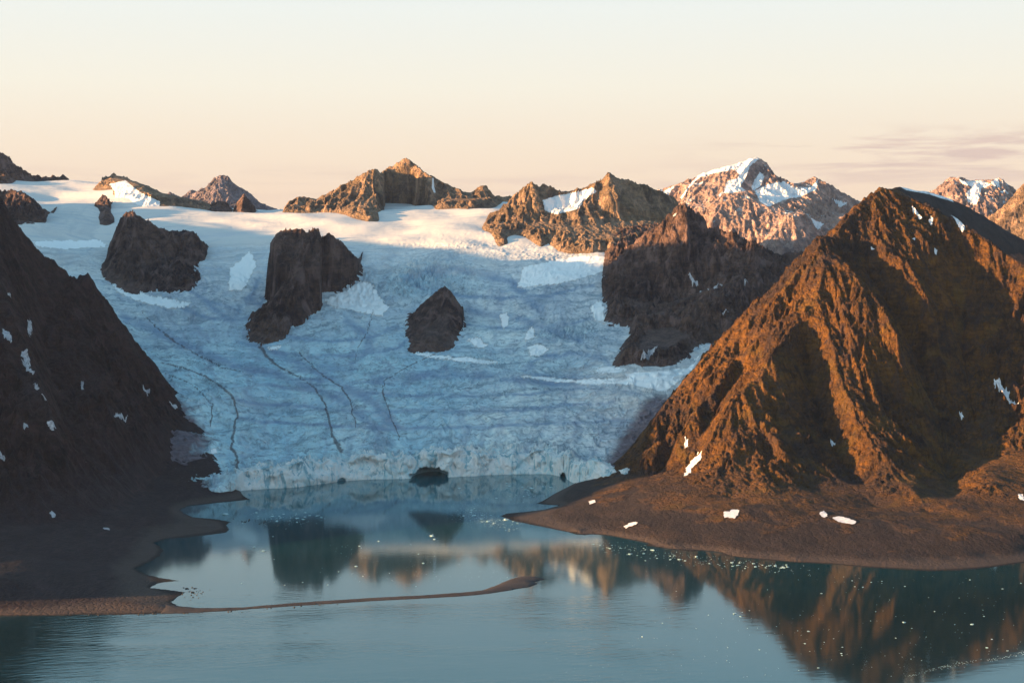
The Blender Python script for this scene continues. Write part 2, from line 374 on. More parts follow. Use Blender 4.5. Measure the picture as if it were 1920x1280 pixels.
def water_mat():
    m, t = new_mat('fjord_water')
    pos = t.add('ShaderNodeNewGeometry').outputs['Position']
    sep = t.add('ShaderNodeSeparateXYZ', {0: pos}).outputs
    n1 = t.noise(t.scalev(pos, (.6, 1, 1)), .0035, 4, .55, 1.0)
    # milk-blue melt water near the ice, clear dark water further out
    milk = t.mapr(t.math('ADD', sep[1], t.math('MULTIPLY', n1, 500)), 2000, 2900)
    c = t.mix(milk, (.006, .026, .031, 1), (.015, .090, .108, 1))
    # open fjord in front of the spit is ruffled by wind, the lagoon is calm
    ruf = t.mapr(t.math('ADD', sep[1], t.math('MULTIPLY', t.noise(pos, .004, 3, .5), 160)), 1960, 1780, .03, 1.0, smooth=True)
    patch = t.mapr(t.noise(t.scalev(pos, (.5, 1.4, 1), (0, 0, .3)), .0065, 3, .5, .5), .38, .62, .35, 1.0)
    w1 = t.add('ShaderNodeTexWave', {'Vector': t.scalev(pos, (1, 1, 1), (0, 0, R(68))), 'Scale': .028, 'Distortion': 7.0, 'Detail': 3.0, 'Detail Scale': .6, 'Detail Roughness': .55}, wave_type='BANDS', wave_profile='SIN').outputs[1]
    w2 = t.noise(t.scalev(pos, (.35, 1.2, 1), (0, 0, R(-14))), .16, 4, .6)
    h = t.math('ADD', t.math('MULTIPLY', w1, .045), t.math('ADD', t.math('MULTIPLY', w2, .20), t.math('MULTIPLY', t.noise(t.scalev(pos, (.30, 1.3, 1), (0, 0, R(24))), .07, 5, .6), .42)))
    calm = t.mapr(t.math('ADD', sep[0], t.math('MULTIPLY', n1, 300)), 200, 430, 1.0, .13, smooth=True)
    h = t.math('MULTIPLY', h, t.math('MULTIPLY', t.math('MULTIPLY', ruf, calm), patch))
    h = t.math('ADD', h, t.math('MULTIPLY', t.noise(t.scalev(pos, (.4, 1, 1)), .16, 4, .6), .016))
    b = t.add('ShaderNodeBump', {'Strength': 1.0, 'Distance': 1.0, 'Height': h})
    p = t.add('ShaderNodeBsdfPrincipled', {'Base Color': c, 'Roughness': .052, 'IOR': 2.3, 'Normal': b.outputs[0]})
    p.inputs['Specular Tint'].default_value = (.50, .86, .93, 1)
    t.add('ShaderNodeOutputMaterial', {0: p.outputs[0]}); return m
M_water = water_mat()

# ---------------------------------------------------------------- the glacier's surface
ctl = []
def cpt(px, py, d, off=0):
    x, y, z = P(px, py, d); ctl.append((x, y, z+off))
rows = [(850, 2875), (815, 2940), (780, 3010), (740, 3160), (700, 3350), (660, 3590), (600, 3850), (540, 4050), (480, 4260), (440, 4480), (404, 4760)]
for py, d in rows:
    for px in (480, 640, 800, 960, 1120): cpt(px, py, d)
for px, py, d in [(560, 868, 2790), (700, 858, 2835), (470, 880, 2710), (1060, 862, 2830), (400, 905, 2660), (300, 915, 2640), (200, 900, 2640), (1180, 850, 2850),
                  (400, 840, 2820), (300, 800, 2940), (340, 740, 3130), (330, 660, 3500), (250, 600, 3780), (180, 540, 3980), (100, 480, 4230), (60, 440, 4380),
                  (300, 570, 3930), (360, 500, 4180), (430, 440, 4470), (300, 400, 4760), (200, 430, 4520), (120, 400, 4700), (160, 362, 5050), (110, 342, 5350), (210, 342, 5300), (60, 340, 5200),
                  (260, 355, 5000), (310, 378, 4900), (380, 386, 4950), (440, 390, 5000), (510, 390, 5050), (560, 402, 4800), (-100, 330, 5300), (-100, 430, 4400), (-100, 520, 4000),
                  (1230, 760, 3090), (1250, 710, 3300), (1300, 670, 3480), (1340, 640, 3650), (1230, 800, 2970), (1180, 640, 3680), (1400, 560, 4000), (1400, 620, 3750),
                  (1150, 490, 4230), (1100, 485, 4250), (1020, 465, 4340), (960, 450, 4420), (1200, 450, 4450), (1000, 400, 4800), (940, 384, 4980), (1300, 420, 4700), (1500, 420, 4900),
                  (800, 386, 4960), (720, 388, 4950), (600, 392, 4950), (870, 398, 4850), (700, 372, 5500), (900, 372, 5500), (400, 384, 5600), (200, 345, 5900)]:
    cpt(px, py, d)
ctl = np.array(ctl)
def rbf_fit(c, lam=2e-2):
    s = 1000.0; X = c[:, :2]/s; n = len(c)
    r2 = ((X[:, None]-X[None])**2).sum(2); K = .5*r2*np.log(r2+1e-12)
    A = np.zeros((n+3, n+3)); A[:n, :n] = K+lam*1e-2*np.eye(n); A[:n, n] = 1; A[:n, n+1:] = X; A[n, :n] = 1; A[n+1:, :n] = X.T
    b = np.zeros(n+3); b[:n] = c[:, 2]; return X, np.linalg.solve(A, b), s
_rx, _rw, _rs = rbf_fit(ctl)
def Gz_exact(x, y):
    x = np.asarray(x, float)/_rs; y = np.asarray(y, float)/_rs; r = _rw[-3]+_rw[-2]*x+_rw[-1]*y; n = len(_rx)
    for k in range(n):
        q = (x-_rx[k, 0])**2+(y-_rx[k, 1])**2; r = r+_rw[k]*.5*q*np.log(q+1e-12)
    return r
_gxa, _gya = np.arange(-3600, 3001, 20.0), np.arange(2300, 7001, 20.0)
_GX, _GY = np.meshgrid(_gxa, _gya); _GT = Gz_exact(_GX, _GY)
_gp = 960+F*_GX/_GY
_cap = np.interp(_gp, [60, 235, 300, 380, 450, 520, 700, 940, 1150, 1260, 1340], [716, 712, 634, 604, 600, 600, 614, 630, 628, 470, 330])
_GT = -12*np.logaddexp(-_GT/12, -_cap/12)
def Gz(x, y): return bilin(_GT, (np.asarray(x, float)+3600)/20.0, (np.asarray(y, float)-2300)/20.0)
def hit(px, py, fn=Gz, d0=2400.0, d1=6500.0):
    """where the view ray through a photo pixel meets a height function"""
    rx, rz = ray(px, py); d = np.arange(d0, d1, 4.0); z = H+rz*d; g = fn(rx*d, d)
    k = np.argmax(z < g)
    if not (z < g).any(): k = np.argmin((z-g)/d)
    return (float(rx*d[k]), float(d[k]), float(g[k]))
def G(px, py): return hit(px, py)

# ---------------------------------------------------------------- mountains
HF = {}
def mountain(name, poly, lines, cell, mat, mask_fn=None, gully=1.0, scales=(160, 80, 40, 20, 10), seed=0, jag=.0, noise_amp=1.0, over=None, ncrest=1, edge_w=60, rmin=.35,
             soft=None, out_slope=.6, xlim=None, ylim=None, smooth_n=1, margin=20, cap=None):
    """one mountain as a height field through its base outline and its ridge and gully lines"""
    poly = [tuple(p) for p in poly]; ring = poly+[poly[0]]
    xs = [p[0] for p in poly]; ys = [p[1] for p in poly]
    x0, x1, y0, y1 = min(xs)-60, max(xs)+60, min(ys)-60, max(ys)+60
    cs = max(cell*2, 5.0)
    sl = [smooth_poly(l, 3, jag, seed+7*i) for i, l in enumerate(lines)]
    Z = solve(x0, y0, x1, y1, [ring]+sl, cs)
    Z = blur(Z, smooth_n)
    nx = int((x1-x0)/cell)+1; ny = int((y1-y0)/cell)+1
    jj, ii = np.mgrid[0:ny, 0:nx].astype(float)
    X = x0+ii*cell; Y = y0+jj*cell
    B = bilin(Z, ii*cell/cs, jj*cell/cs)
    cj, ci = np.mgrid[0:Z.shape[0], 0:Z.shape[1]]; cX = x0+ci*cs; cY = y0+cj*cs
    D0, BZ0 = seg_dist(cX, cY, ring); DR0 = np.full(D0.shape, 1e9)
    CD0, CZ0 = seg_dist(cX, cY, sl[0])
    for l in lines[1:ncrest]:
        a_, b_ = seg_dist(cX, cY, l); mm = a_ < CD0; CD0 = np.where(mm, a_, CD0); CZ0 = np.where(mm, b_, CZ0)
    for l in lines: DR0 = np.minimum(DR0, seg_dist(cX, cY, l)[0])
    D = bilin(D0, ii*cell/cs, jj*cell/cs); BZ = bilin(BZ0, ii*cell/cs, jj*cell/cs); DR = bilin(DR0, ii*cell/cs, jj*cell/cs)
    ins = inside(X, Y, poly)
    if over is not None:
        OV = over(X, Y); B = np.where(ins, np.maximum(B, OV+np.minimum(D*.45, 22)), B)
    edge = sstep(D, 0, edge_w)
    damp = np.ones_like(B) if soft is None else soft(X, Y, B)
    Hh = B.copy(); gxp = np.zeros_like(B); gyp = np.zeros_like(B)
    wx = noise(X/220, Y/220, 3+seed)*.5; wy = noise(X/220, Y/220, 9+seed)*.5
    for k, L in enumerate(scales):
        Bs = blur(Hh, 2 if L > 30 else 1)
        gy, gx = np.gradient(Bs, cell); sl_ = np.hypot(gx, gy)+1e-6
        st = sstep(sl_, .08, .7)
        dx, dy = -gy/sl_, gx/sl_
        dx = dx+gyp*.35+wx*.5; dy = dy-gxp*.35+wy*.5
        nrm = np.hypot(dx, dy)+1e-6; dx, dy = dx/nrm*.95, dy/nrm*.95
        va, ga, gb = erosion_octave(X/L, Y/L, dx, dy, seed+k*13)
        amp = (.15 if L > 100 else .20)*L*gully*st*edge*damp*np.clip(DR/(L*.8), rmin, 1)
        Hh = Hh+amp*(-np.abs(va)*1.5+.55+.35*va)
        gxp, gyp = gxp*.5+ga*.5, gyp*.5+gb*.5
    gy, gx = np.gradient(blur(B, 2), cell); st = sstep(np.hypot(gx, gy), .15, .8)
    n = (ridged(X/85+wx, Y/85+wy, 6, .55, 5+seed)-.9)*9+(ridged(X/24+wy, Y/24, 3, .55, 25+seed)-.8)*4.5+fbm(X/11, Y/11, 3, .5, 9+seed)*1.8
    Hh = Hh+n*noise_amp*edge*damp*(.15+.85*st)*np.clip(DR/60, .55, 1)+fbm(X/40, Y/40, 4, .5, 31)*1.0*edge*damp
    tph = Hh/21+fbm(X/170, Y/170, 3, .5, 71)*1.3+X/500; tf = tph-np.floor(tph)
    Hh = Hh+(sstep(tf, .25, .95)-tf)*7.5*noise_amp*edge*damp*sstep(np.hypot(gx, gy), .3, .9)*sstep(fbm(X/90, Y/90, 3, .5, 77), -.5, .4)
    CD = bilin(CD0, ii*cell/cs, jj*cell/cs); CZ = bilin(CZ0, ii*cell/cs, jj*cell/cs)
    fin = CZ-1.15*CD+(ridged(X/26, Y/26, 3, .5, 61+seed)-.8)*jag*40+1
    Hh = np.where(ins & (CD < 90), np.maximum(Hh, np.where(CD < 90, fin, -1e9)), Hh)
    if over is not None: Hh = np.where(ins, np.maximum(Hh, OV+np.minimum(D*.6, 10)*(1+.5*fbm(X/15, Y/15, 3, .5, 2))), Hh)
    # outside the outline the flank dives under whatever surrounds it
    Hh = np.where(ins, np.maximum(Hh, BZ-2-D*.1), BZ-out_slope*D-.1)
    if cap: Hh = cap(X, Y, Hh)
    keep = ins | (D < margin)
    gy, gx = np.gradient(Hh, cell)
    at = {'talus': np.zeros_like(B), 'snow': np.zeros_like(B)}
    PX, PY = project(X, Y, Hh)
    if mask_fn: at.update(mask_fn(X, Y, Hh, PX, PY, np.hypot(gx, gy), D))
    o = mesh_grid(name, X, Y, Hh, keep, mat, at)
    o['kind'] = 'structure'
    hfun = lambda x, y: np.where((np.asarray(x) > x0) & (np.asarray(x) < x1) & (np.asarray(y) > y0) & (np.asarray(y) < y1), bilin(Hh, (np.asarray(x, float)-x0)/cell, (np.asarray(y, float)-y0)/cell), -999.0)
    HF[name] = (o, hfun)
    return o, hfun
def poly_mask(PX, PY, polys, blurpx=0):
    m = np.zeros(PX.shape)
    for p in polys: m = np.maximum(m, inside(PX, PY, p).astype(float))
    return m
def line_mask(PX, PY, lines, wpx):
    m = np.zeros(PX.shape)
    for l in lines:
        pl = [(a[0], a[1], a[2] if len(a) > 2 else wpx) for a in l]
        d, w = seg_dist(PX, PY, pl); m = np.maximum(m, np.exp(-(d/(w*.95))**2))
    return m
def L3(*pts): return [P(*p) for p in pts]
def back_of(ridge, off, drop=12, fn=Gz):
    """base points behind a ridge that stands in the ice"""
    out = []
    for x, y, z in ridge:
        out.append((x, y+off, float(fn(x, y+off))-drop))
    return out

# --- right-hand mountain
def right_mountain():
    shore = [W(*p) for p in [(937, 967), (960, 976), (1000, 984), (1060, 996), (1120, 1008), (1180, 1018), (1250, 1028), (1320, 1037), (1400, 1046), (1480, 1053), (1560, 1057), (1640, 1064), (1740, 1070), (1800, 1069), (1860, 1063), (1920, 1054), (2050, 1040), (2300, 1010), (2600, 980)]]
    back = [(1680, 3300, 0), (1450, 3850, 0), (760, 3950, 110)]
    left = [G(1560, 560), G(1345, 645), G(1305, 690), G(1262, 742), G(1225, 795), G(1190, 838), G(1150, 868), G(1110, 888), G(1078, 903)]
    left[-1] = W(1078, 906); 
    land = [W(1062, 914), W(1040, 925), W(1018, 938), W(1004, 944), W(1030, 946), W(1050, 947), W(1020, 955), W(985, 959), W(950, 962)]
    poly = shore+back+left+land
    m1 = L3((1180, 862, 2760), (1190, 838, 2775), (1215, 800, 2800), (1240, 768, 2820), (1270, 733, 2850), (1300, 698, 2880), (1330, 662, 2910), (1375, 618, 2950), (1400, 592, 2970), (1418, 568, 2985), (1432, 566, 2995), (1450, 545, 3010), (1480, 508, 3030), (1505, 478, 3045), (1528, 446, 3055), (1540, 440, 3060), (1556, 446, 3075), (1572, 430, 3110), (1600, 392, 3170), (1628, 366, 3215), (1650, 351, 3250), (1668, 353, 3260))
    m2 = L3((1668, 353, 3260), (1690, 350, 3310), (1730, 356, 3330), (1780, 371, 3320), (1820, 390, 3290), (1860, 414, 3250), (1920, 448, 3180), (2000, 500, 3090), (2150, 600, 2950), (2350, 760, 2750))
    rim = L3((1668, 356, 3250), (1720, 376, 3225), (1790, 410, 3190), (1850, 448, 3130), (1920, 500, 3060), (2050, 600, 2960))
    n1 = L3((1540, 440, 3060), (1541, 470, 3010), (1543, 500, 2965), (1530, 540, 2920), (1520, 566, 2890), (1500, 600, 2850), (1470, 640, 2795), (1438, 672, 2740), (1428, 698, 2712), (1400, 722, 2680), (1372, 745, 2655), (1345, 790, 2610), (1322, 845, 2570), (1290, 890, 2540))
    n2 = L3((1520, 566, 2890), (1548, 620, 2830), (1565, 670, 2765), (1585, 730, 2700), (1615, 790, 2620), (1655, 850, 2520), (1690, 905, 2420), (1740, 960, 2290))
    n3 = L3((1541, 470, 3010), (1570, 490, 2975), (1600, 511, 2950), (1640, 560, 2880), (1680, 620, 2800))
    n4 = L3((1438, 672, 2740), (1466, 730, 2690), (1480, 790, 2630), (1500, 850, 2550), (1520, 920, 2440))
    n5 = L3((1428, 698, 2712), (1415, 770, 2630), (1400, 820, 2570), (1385, 880, 2480), (1370, 935, 2380))
    n6 = L3((1418, 568, 2985), (1400, 640, 2880), (1372, 680, 2830), (1345, 720, 2780), (1305, 765, 2730), (1270, 810, 2690), (1235, 830, 2680), (1205, 850, 2680), (1195, 890, 2640))
    n7 = L3((1600, 392, 3170), (1625, 430, 3110), (1665, 470, 3050), (1700, 500, 3000), (1740, 560, 2920))
    n8 = L3((1668, 353, 3250), (1690, 400, 3180), (1720, 430, 3120), (1745, 455, 3080))
    n9 = L3((1850, 448, 3130), (1810, 560, 3050), (1805, 660, 2960), (1820, 760, 2840), (1850, 860, 2650), (1860, 950, 2300))
    g1 = L3((1505, 620, 2865), (1503, 680, 2820), (1520, 740, 2760), (1545, 800, 2690), (1562, 845, 2620), (1600, 897, 2520), (1640, 950, 2340))
    g2 = L3((1405, 655, 2900), (1385, 690, 2850), (1358, 735, 2790), (1336, 790, 2710), (1312, 835, 2640), (1285, 885, 2590))
    g3 = L3((1620, 500, 3050), (1680, 590, 2970), (1730, 700, 2880), (1760, 800, 2770), (1780, 900, 2590), (1790, 970, 2250))
    g4 = L3((1300, 760, 2800), (1265, 850, 2700), (1230, 900, 2620))
    foot = [W(*q) for q in ((1165, 905, 34), (1210, 922, 34), (1270, 918, 40), (1330, 950, 33), (1390, 958, 31), (1470, 955, 33), (1560, 965, 29), (1650, 985, 23), (1760, 1000, 22), (1900, 1000, 22), (2050, 960, 30))]
    apr = [W(*q) for q in ((1080, 955, 12), (1160, 975, 13), (1260, 995, 13), (1360, 1010, 12), (1460, 1016, 12), (1560, 1015, 12))]
    terr = [W(1580, 1038, 6), W(1680, 1048, 5), W(1760, 1045, 6), W(1880, 1035, 7), W(2000, 1020, 8)]
    beach = [W(1080, 990, 6), W(1250, 1018, 5), W(1400, 1038, 4), W(1500, 1045, 4)]
    def msk(X, Y, Z, PX, PY, S, D):
        tal = sstep(40-Z+fbm(X/60, Y/60, 3)*16, 0, 20)*sstep(S, 1.1, .5)
        bright = 0
        plat = inside(PX, PY, [(1668, 346), (1730, 350), (1800, 374), (1860, 408), (1960, 465), (1960, 520), (1850, 452), (1790, 414), (1720, 378)])*(Y > 3080)
        sn = (inside(PX, PY, [(1668, 340), (1730, 345), (1780, 366), (1790, 380), (1740, 364), (1700, 357)]) & (Y > 3270)).astype(float)*.62
        return {'talus': np.maximum(tal, plat*1.0), 'snow': sn}
    def soft(X, Y, B):
        s = np.clip((B-12)/32, .06, 1)
        d, _ = seg_dist(X, Y, m2); pl = inside(X, Y, [(p[0], p[1]) for p in rim]+[(p[0], p[1]+60) for p in m2[::-1]])
        return s*np.where(pl, .08, 1)
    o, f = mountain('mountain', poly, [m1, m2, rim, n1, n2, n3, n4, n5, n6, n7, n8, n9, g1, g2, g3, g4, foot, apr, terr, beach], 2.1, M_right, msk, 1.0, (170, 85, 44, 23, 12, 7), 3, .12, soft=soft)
    return tag(o, 'big brown pyramid mountain right of the lake, its left flank glowing orange in low sun', 'mountain'), f
RM, RMf = right_mountain()

# --- left-hand mountain and its shore
def left_mountain():
    shore = [W(*p) for p in [(-700, 1146), (-300, 1152), (0, 1154), (120, 1153), (220, 1152), (300, 1150), (345, 1148), (340, 1137), (322, 1128), (335, 1118), (350, 1109), (328, 1106), (300, 1103), (281, 1101), (300, 1092), (340, 1088), (300, 1082), (268, 1074), (254, 1065), (281, 1053), (300, 1042), (308, 1032), (301, 1024), (289, 1017), (310, 1010), (350, 1007), (394, 1002), (425, 998), (431, 992), (426, 985), (434, 978), (410, 973), (363, 969), (345, 962), (338, 956), (352, 948), (400, 943), (470, 936), (455, 928)]]
    ice = [G(425, 905), G(410, 880), G(392, 850), G(372, 810), G(350, 770), G(330, 744), G(290, 690), (-1080, 3330, 140), (-1250, 3600, 190)]
    back = [(-1560, 4050, 240), (-1900, 4700, 420), (-2300, 5200, 560), (-3600, 5200, 300), (-3800, 3200, 0), (-3000, 1900, 0)]
    poly = shore+ice+back
    sky = L3((330, 744, 3120), (315, 716, 3090), (290, 684, 3070), (262, 655, 3050), (240, 622, 3030), (218, 590, 3010), (200, 562, 3000), (185, 545, 2995), (172, 520, 2995), (160, 515, 2995), (148, 527, 3000), (135, 524, 2995), (120, 503, 2985), (100, 488, 2975), (82, 478, 2965), (62, 462, 2955), (40, 435, 2945), (22, 418, 2935), (10, 385, 2930), (0, 372, 2925), (-60, 320, 2920), (-150, 250, 2950), (-300, 190, 3000), (-500, 150, 3050))
    r2 = [sky[-1], (-2100, 3500, 690), (-2250, 4100, 690), (-2500, 4700, 720)]
    r3 = [sky[-1], (-2200, 2800, 700), (-2700, 2500, 520), (-3200, 2300, 300)]
    s1 = L3((0, 372, 2925), (-10, 480, 2780), (20, 580, 2650), (60, 690, 2500), (100, 800, 2350))
    s2 = L3((160, 515, 2995), (150, 600, 2890), (170, 690, 2760), (210, 780, 2620))
    s3 = L3((-150, 250, 2950), (-200, 450, 2700), (-180, 650, 2450), (-150, 850, 2200))
    g1 = L3((90, 520, 2960), (80, 640, 2790), (110, 760, 2610), (150, 860, 2460))
    foot = [W(-300, 1020, 55), W(-100, 990, 45), W(50, 985, 30), W(150, 975, 22), W(230, 950, 20), (P(280, 900, 2640)), (P(340, 850, 2800)), P(325, 790, 2960)]
    plain = [W(60, 1100, 16), W(130, 1110, 8), W(200, 1130, 4), W(300, 1135, 3)]
    plain2 = [W(80, 1050, 20), W(180, 1040, 9), W(250, 1045, 4)]
    plain3 = [W(200, 990, 12), W(300, 985, 5), W(400, 985, 3)]
    mound = [W(-200, 1110, 35), W(0, 1080, 30), W(60, 1100, 16)]
    def msk(X, Y, Z, PX, PY, S, D):
        return {'talus': sstep(120-Z+fbm(X/60, Y/60, 3)*40, 0, 60)*.9, 'snow': np.zeros_like(Z)}
    soft = lambda X, Y, B: np.clip(B/110, .06, 1)
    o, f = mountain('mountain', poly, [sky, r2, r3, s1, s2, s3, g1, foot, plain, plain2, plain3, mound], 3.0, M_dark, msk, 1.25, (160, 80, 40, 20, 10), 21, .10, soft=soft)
    return tag(o, 'dark shaded mountain at the left edge with scree running down to the gravel shore', 'mountain'), f
LM, LMf = left_mountain()

def gravel_spit():
    top = [(300, 1150), (345, 1149), (420, 1145), (500, 1139), (560, 1135), (640, 1130), (700, 1126), (780, 1122), (850, 1118), (905, 1114), (945, 1108), (975, 1103), (996, 1099), (1008, 1094), (1002, 1091), (1021, 1085), (1004, 1080), (978, 1080), (955, 1086), (930, 1097), (905, 1106), (880, 1109), (800, 1115), (700, 1120), (620, 1125), (560, 1129), (500, 1134), (455, 1138), (410, 1139), (370, 1139), (340, 1136), (300, 1130)]
    poly = [W(*p) for p in top]
    xs = [p[0] for p in poly]; ys = [p[1] for p in poly]; c = 1.5
    x0, y0 = min(xs)-12, min(ys)-12; nx, ny = int((max(xs)+12-x0)/c), int((max(ys)+12-y0)/c)
    X, Y = np.meshgrid(x0+np.arange(nx)*c, y0+np.arange(ny)*c)
    D, _ = seg_dist(X, Y, poly+[poly[0]]); ins = inside(X, Y, poly)
    s = np.where(ins, D, -D)+fbm(X/16, Y/16, 3, .5, 4)*1.0
    Z = np.where(s > 0, 2.6*(1-np.exp(-np.maximum(s, 0)*.13)), s*.25)+fbm(X/5, Y/5, 3, .5, 8)*.12
    o = mesh_grid('gravel_spit', X, Y, Z, Z > -1.2, M_gravel)
    return tag(o, 'thin curved gravel spit reaching into the lake, wider at its rounded tip', 'gravel spit', kind='structure')
gravel_spit()

# --- rocks rising out of the ice (nunataks)
def nunatak(front, ridge, off, cell, mat, label, extra=(), gully=1.15, scales=(100, 60, 34, 18, 9), seed=0, cat='rock outcrop', name='rock_outcrop', snowf=None, jag=.12, drop=12, namp=.8, polyback=None):
    fr = [G(*p) if len(p) == 2 else P(*p) for p in front]
    fpx = [q[0] for q in front]; fd = [q[1] for q in fr]; o_ = np.argsort(fpx)
    fpx = np.array(fpx, float)[o_]; fd = np.array(fd)[o_]
    rd = [P(q[0], q[1], max(q[2], float(np.interp(q[0], fpx, fd))+30)) for q in ridge]
    bk = polyback if polyback else back_of(rd, off, drop)
    poly = fr+bk
    ex = []
    for e in extra: ex.append([P(q[0], q[1], min(q[2], G(q[0], q[1])[1]-15)) for q in e])
    o, f = mountain(name, poly, [rd]+ex, cell, mat, snowf, gully, scales, seed, jag, noise_amp=namp, out_slope=.8, margin=14, over=Gz, edge_w=18, rmin=.75)
    return tag(o, label, cat), f

nunatak([(195, 492), (205, 515), (235, 538), (275, 550), (300, 548), (318, 556), (345, 555), (372, 545), (382, 520), (378, 500)],
        [(378, 500, 4200), (383, 470, 4240), (378, 452, 4270), (362, 436, 4290), (345, 432, 4290), (325, 436, 4290), (305, 430, 4290), (290, 424, 4280), (262, 405, 4270), (247, 396, 4270), (232, 402, 4270), (220, 425, 4260), (205, 460, 4240), (195, 492, 4215)], 90, 2.4, M_mid,
        'broad dark rock island high in the left part of the glacier, pointed at its upper left', extra=[[(247, 396, 4270), (252, 450, 4200), (262, 505, 4120)], [(345, 432, 4290), (335, 480, 4200), (340, 530, 4110)], [(300, 430, 4290), (300, 490, 4225), (312, 545, 4090)]], seed=31)
nunatak([(497, 556), (503, 566), (513, 576), (510, 585), (500, 580), (485, 580), (463, 598), (455, 612), (470, 628), (490, 645), (508, 650), (530, 638), (545, 618), (570, 608), (600, 590), (603, 570), (598, 552), (625, 548), (650, 535), (668, 518), (675, 498)],
        [(675, 498, 4040), (668, 482, 4020), (655, 470, 4010), (640, 452, 4000), (620, 438, 3990), (602, 430, 3980), (592, 427, 3980), (580, 434, 3985), (560, 430, 3990), (540, 428, 3990), (520, 433, 3990), (510, 450, 3990), (503, 490, 3980), (499, 530, 3960), (497, 556, 3950)], 100, 2.4, M_mid,
        'tall flat-topped dark rock island in the middle of the upper glacier with a foot reaching down left',
        extra=[[(592, 427, 3980), (585, 470, 3930), (560, 520, 3870), (545, 570, 3800), (540, 605, 3740)], [(555, 431, 3990), (548, 480, 3945), (530, 530, 3905)], [(490, 582, 3830), (500, 610, 3760), (510, 635, 3690)], [(650, 470, 4010), (630, 520, 3940), (615, 540, 3920)]], seed=43)
nunatak([(757, 610), (762, 640), (768, 655), (790, 660), (820, 658), (840, 652), (855, 638), (868, 610), (869, 585)],
        [(869, 585, 3880), (862, 570, 3880), (850, 552, 3870), (838, 537, 3850), (832, 536, 3850), (815, 548, 3850), (795, 565, 3850), (778, 585, 3840), (762, 600, 3830), (757, 610, 3820)], 60, 2.0, M_mid,
        'small dark pyramid of rock standing alone in the middle of the glacier', extra=[[(838, 537, 3850), (842, 580, 3790), (838, 620, 3710), (825, 652, 3620)]], gully=.5, seed=53, scales=(45, 22, 11), namp=.5)
nunatak([(-120, 420), (0, 423), (40, 427), (70, 427), (84, 420), (86, 405)],
        [(86, 405, 4560), (78, 392, 4580), (60, 375, 4600), (40, 362, 4620), (20, 357, 4640), (0, 360, 4650), (-60, 350, 4700), (-120, 345, 4700)], 120, 3.0, M_mid,
        'rounded dark rock knob at the left edge under the jagged ridge', seed=61)
nunatak([(178, 385), (186, 400), (188, 420), (200, 424), (215, 418), (212, 405), (205, 388)],
        [(205, 388, 4780), (204, 372, 4800), (198, 364, 4810), (190, 367, 4810), (182, 376, 4800), (178, 385, 4790)], 40, 2.4, M_mid, 'small narrow brown rock rib left of the broad dark rock island', seed=67, scales=(40, 20, 10))
nunatak([(437, 396), (458, 398), (478, 396)], [(478, 391, 4960), (470, 378, 4960), (463, 369, 4960), (457, 362, 4960), (451, 370, 4960), (444, 380, 4960), (437, 391, 4960)], 60, 2.4, M_mid,
        'small sharp dark triangular peak poking over the glacier skyline', seed=71, scales=(30, 15, 8), jag=.06, gully=.7)
nunatak([(388, 394), (410, 396), (432, 396)], [(432, 391, 4980), (428, 380, 4980), (415, 376, 4980), (400, 380, 4980), (388, 388, 4980)], 60, 2.4, M_mid,
        'low dark rock hump on the skyline just left of the triangular peak', seed=73, scales=(30, 15, 8), jag=.06, gully=.7)
nunatak([(93, 341), (110, 342), (132, 342)], [(132, 341, 5400), (127, 333, 5400), (120, 326, 5400), (112, 332, 5400), (106, 334, 5400), (100, 332, 5400), (93, 340, 5400)], 50, 2.6, M_mid,
        'tiny jagged dark rock tooth on the snow skyline at the upper left', seed=75, scales=(30, 15), jag=.25)
nunatak([(0, 350, 5100), (20, 345, 5150), (40, 338, 5250), (60, 336, 5350)], [(60, 335, 5350), (48, 326, 5350), (40, 315, 5340), (34, 315, 5330), (28, 313, 5320), (18, 297, 5300), (10, 298, 5290), (6, 290, 5280), (0, 287, 5280), (-40, 270, 5250), (-150, 290, 5200)], 150, 3.5, M_mid,
        'jagged grey ridge at the far upper left corner of the skyline', seed=77, jag=.25, polyback=[(-1700, 5650, 640), (-2800, 5700, 600), (-2950, 5150, 560)])
def snow_low(X, Y, Z, PX, PY, S, D):
    return {'snow': poly_mask(PX, PY, [[(205, 345), (235, 338), (262, 360), (300, 378), (300, 400), (215, 400), (215, 360)]])*1.0}
nunatak([(178, 352), (205, 358), (215, 372), (240, 376), (270, 388), (320, 391), (365, 392), (400, 393)],
        [(400, 385, 5300), (360, 381, 5300), (320, 377, 5280), (290, 369, 5300), (270, 360, 5330), (255, 348, 5360), (243, 336, 5400), (230, 330, 5420), (222, 329, 5430), (213, 325, 5430), (200, 331, 5430), (188, 335, 5430), (178, 341, 5430)], 130, 3.0, M_peak,
        'low snow-covered crest with brown rocks along its top on the left skyline', seed=79, snowf=snow_low, scales=(60, 30, 15), gully=.5, namp=.5, jag=.2)

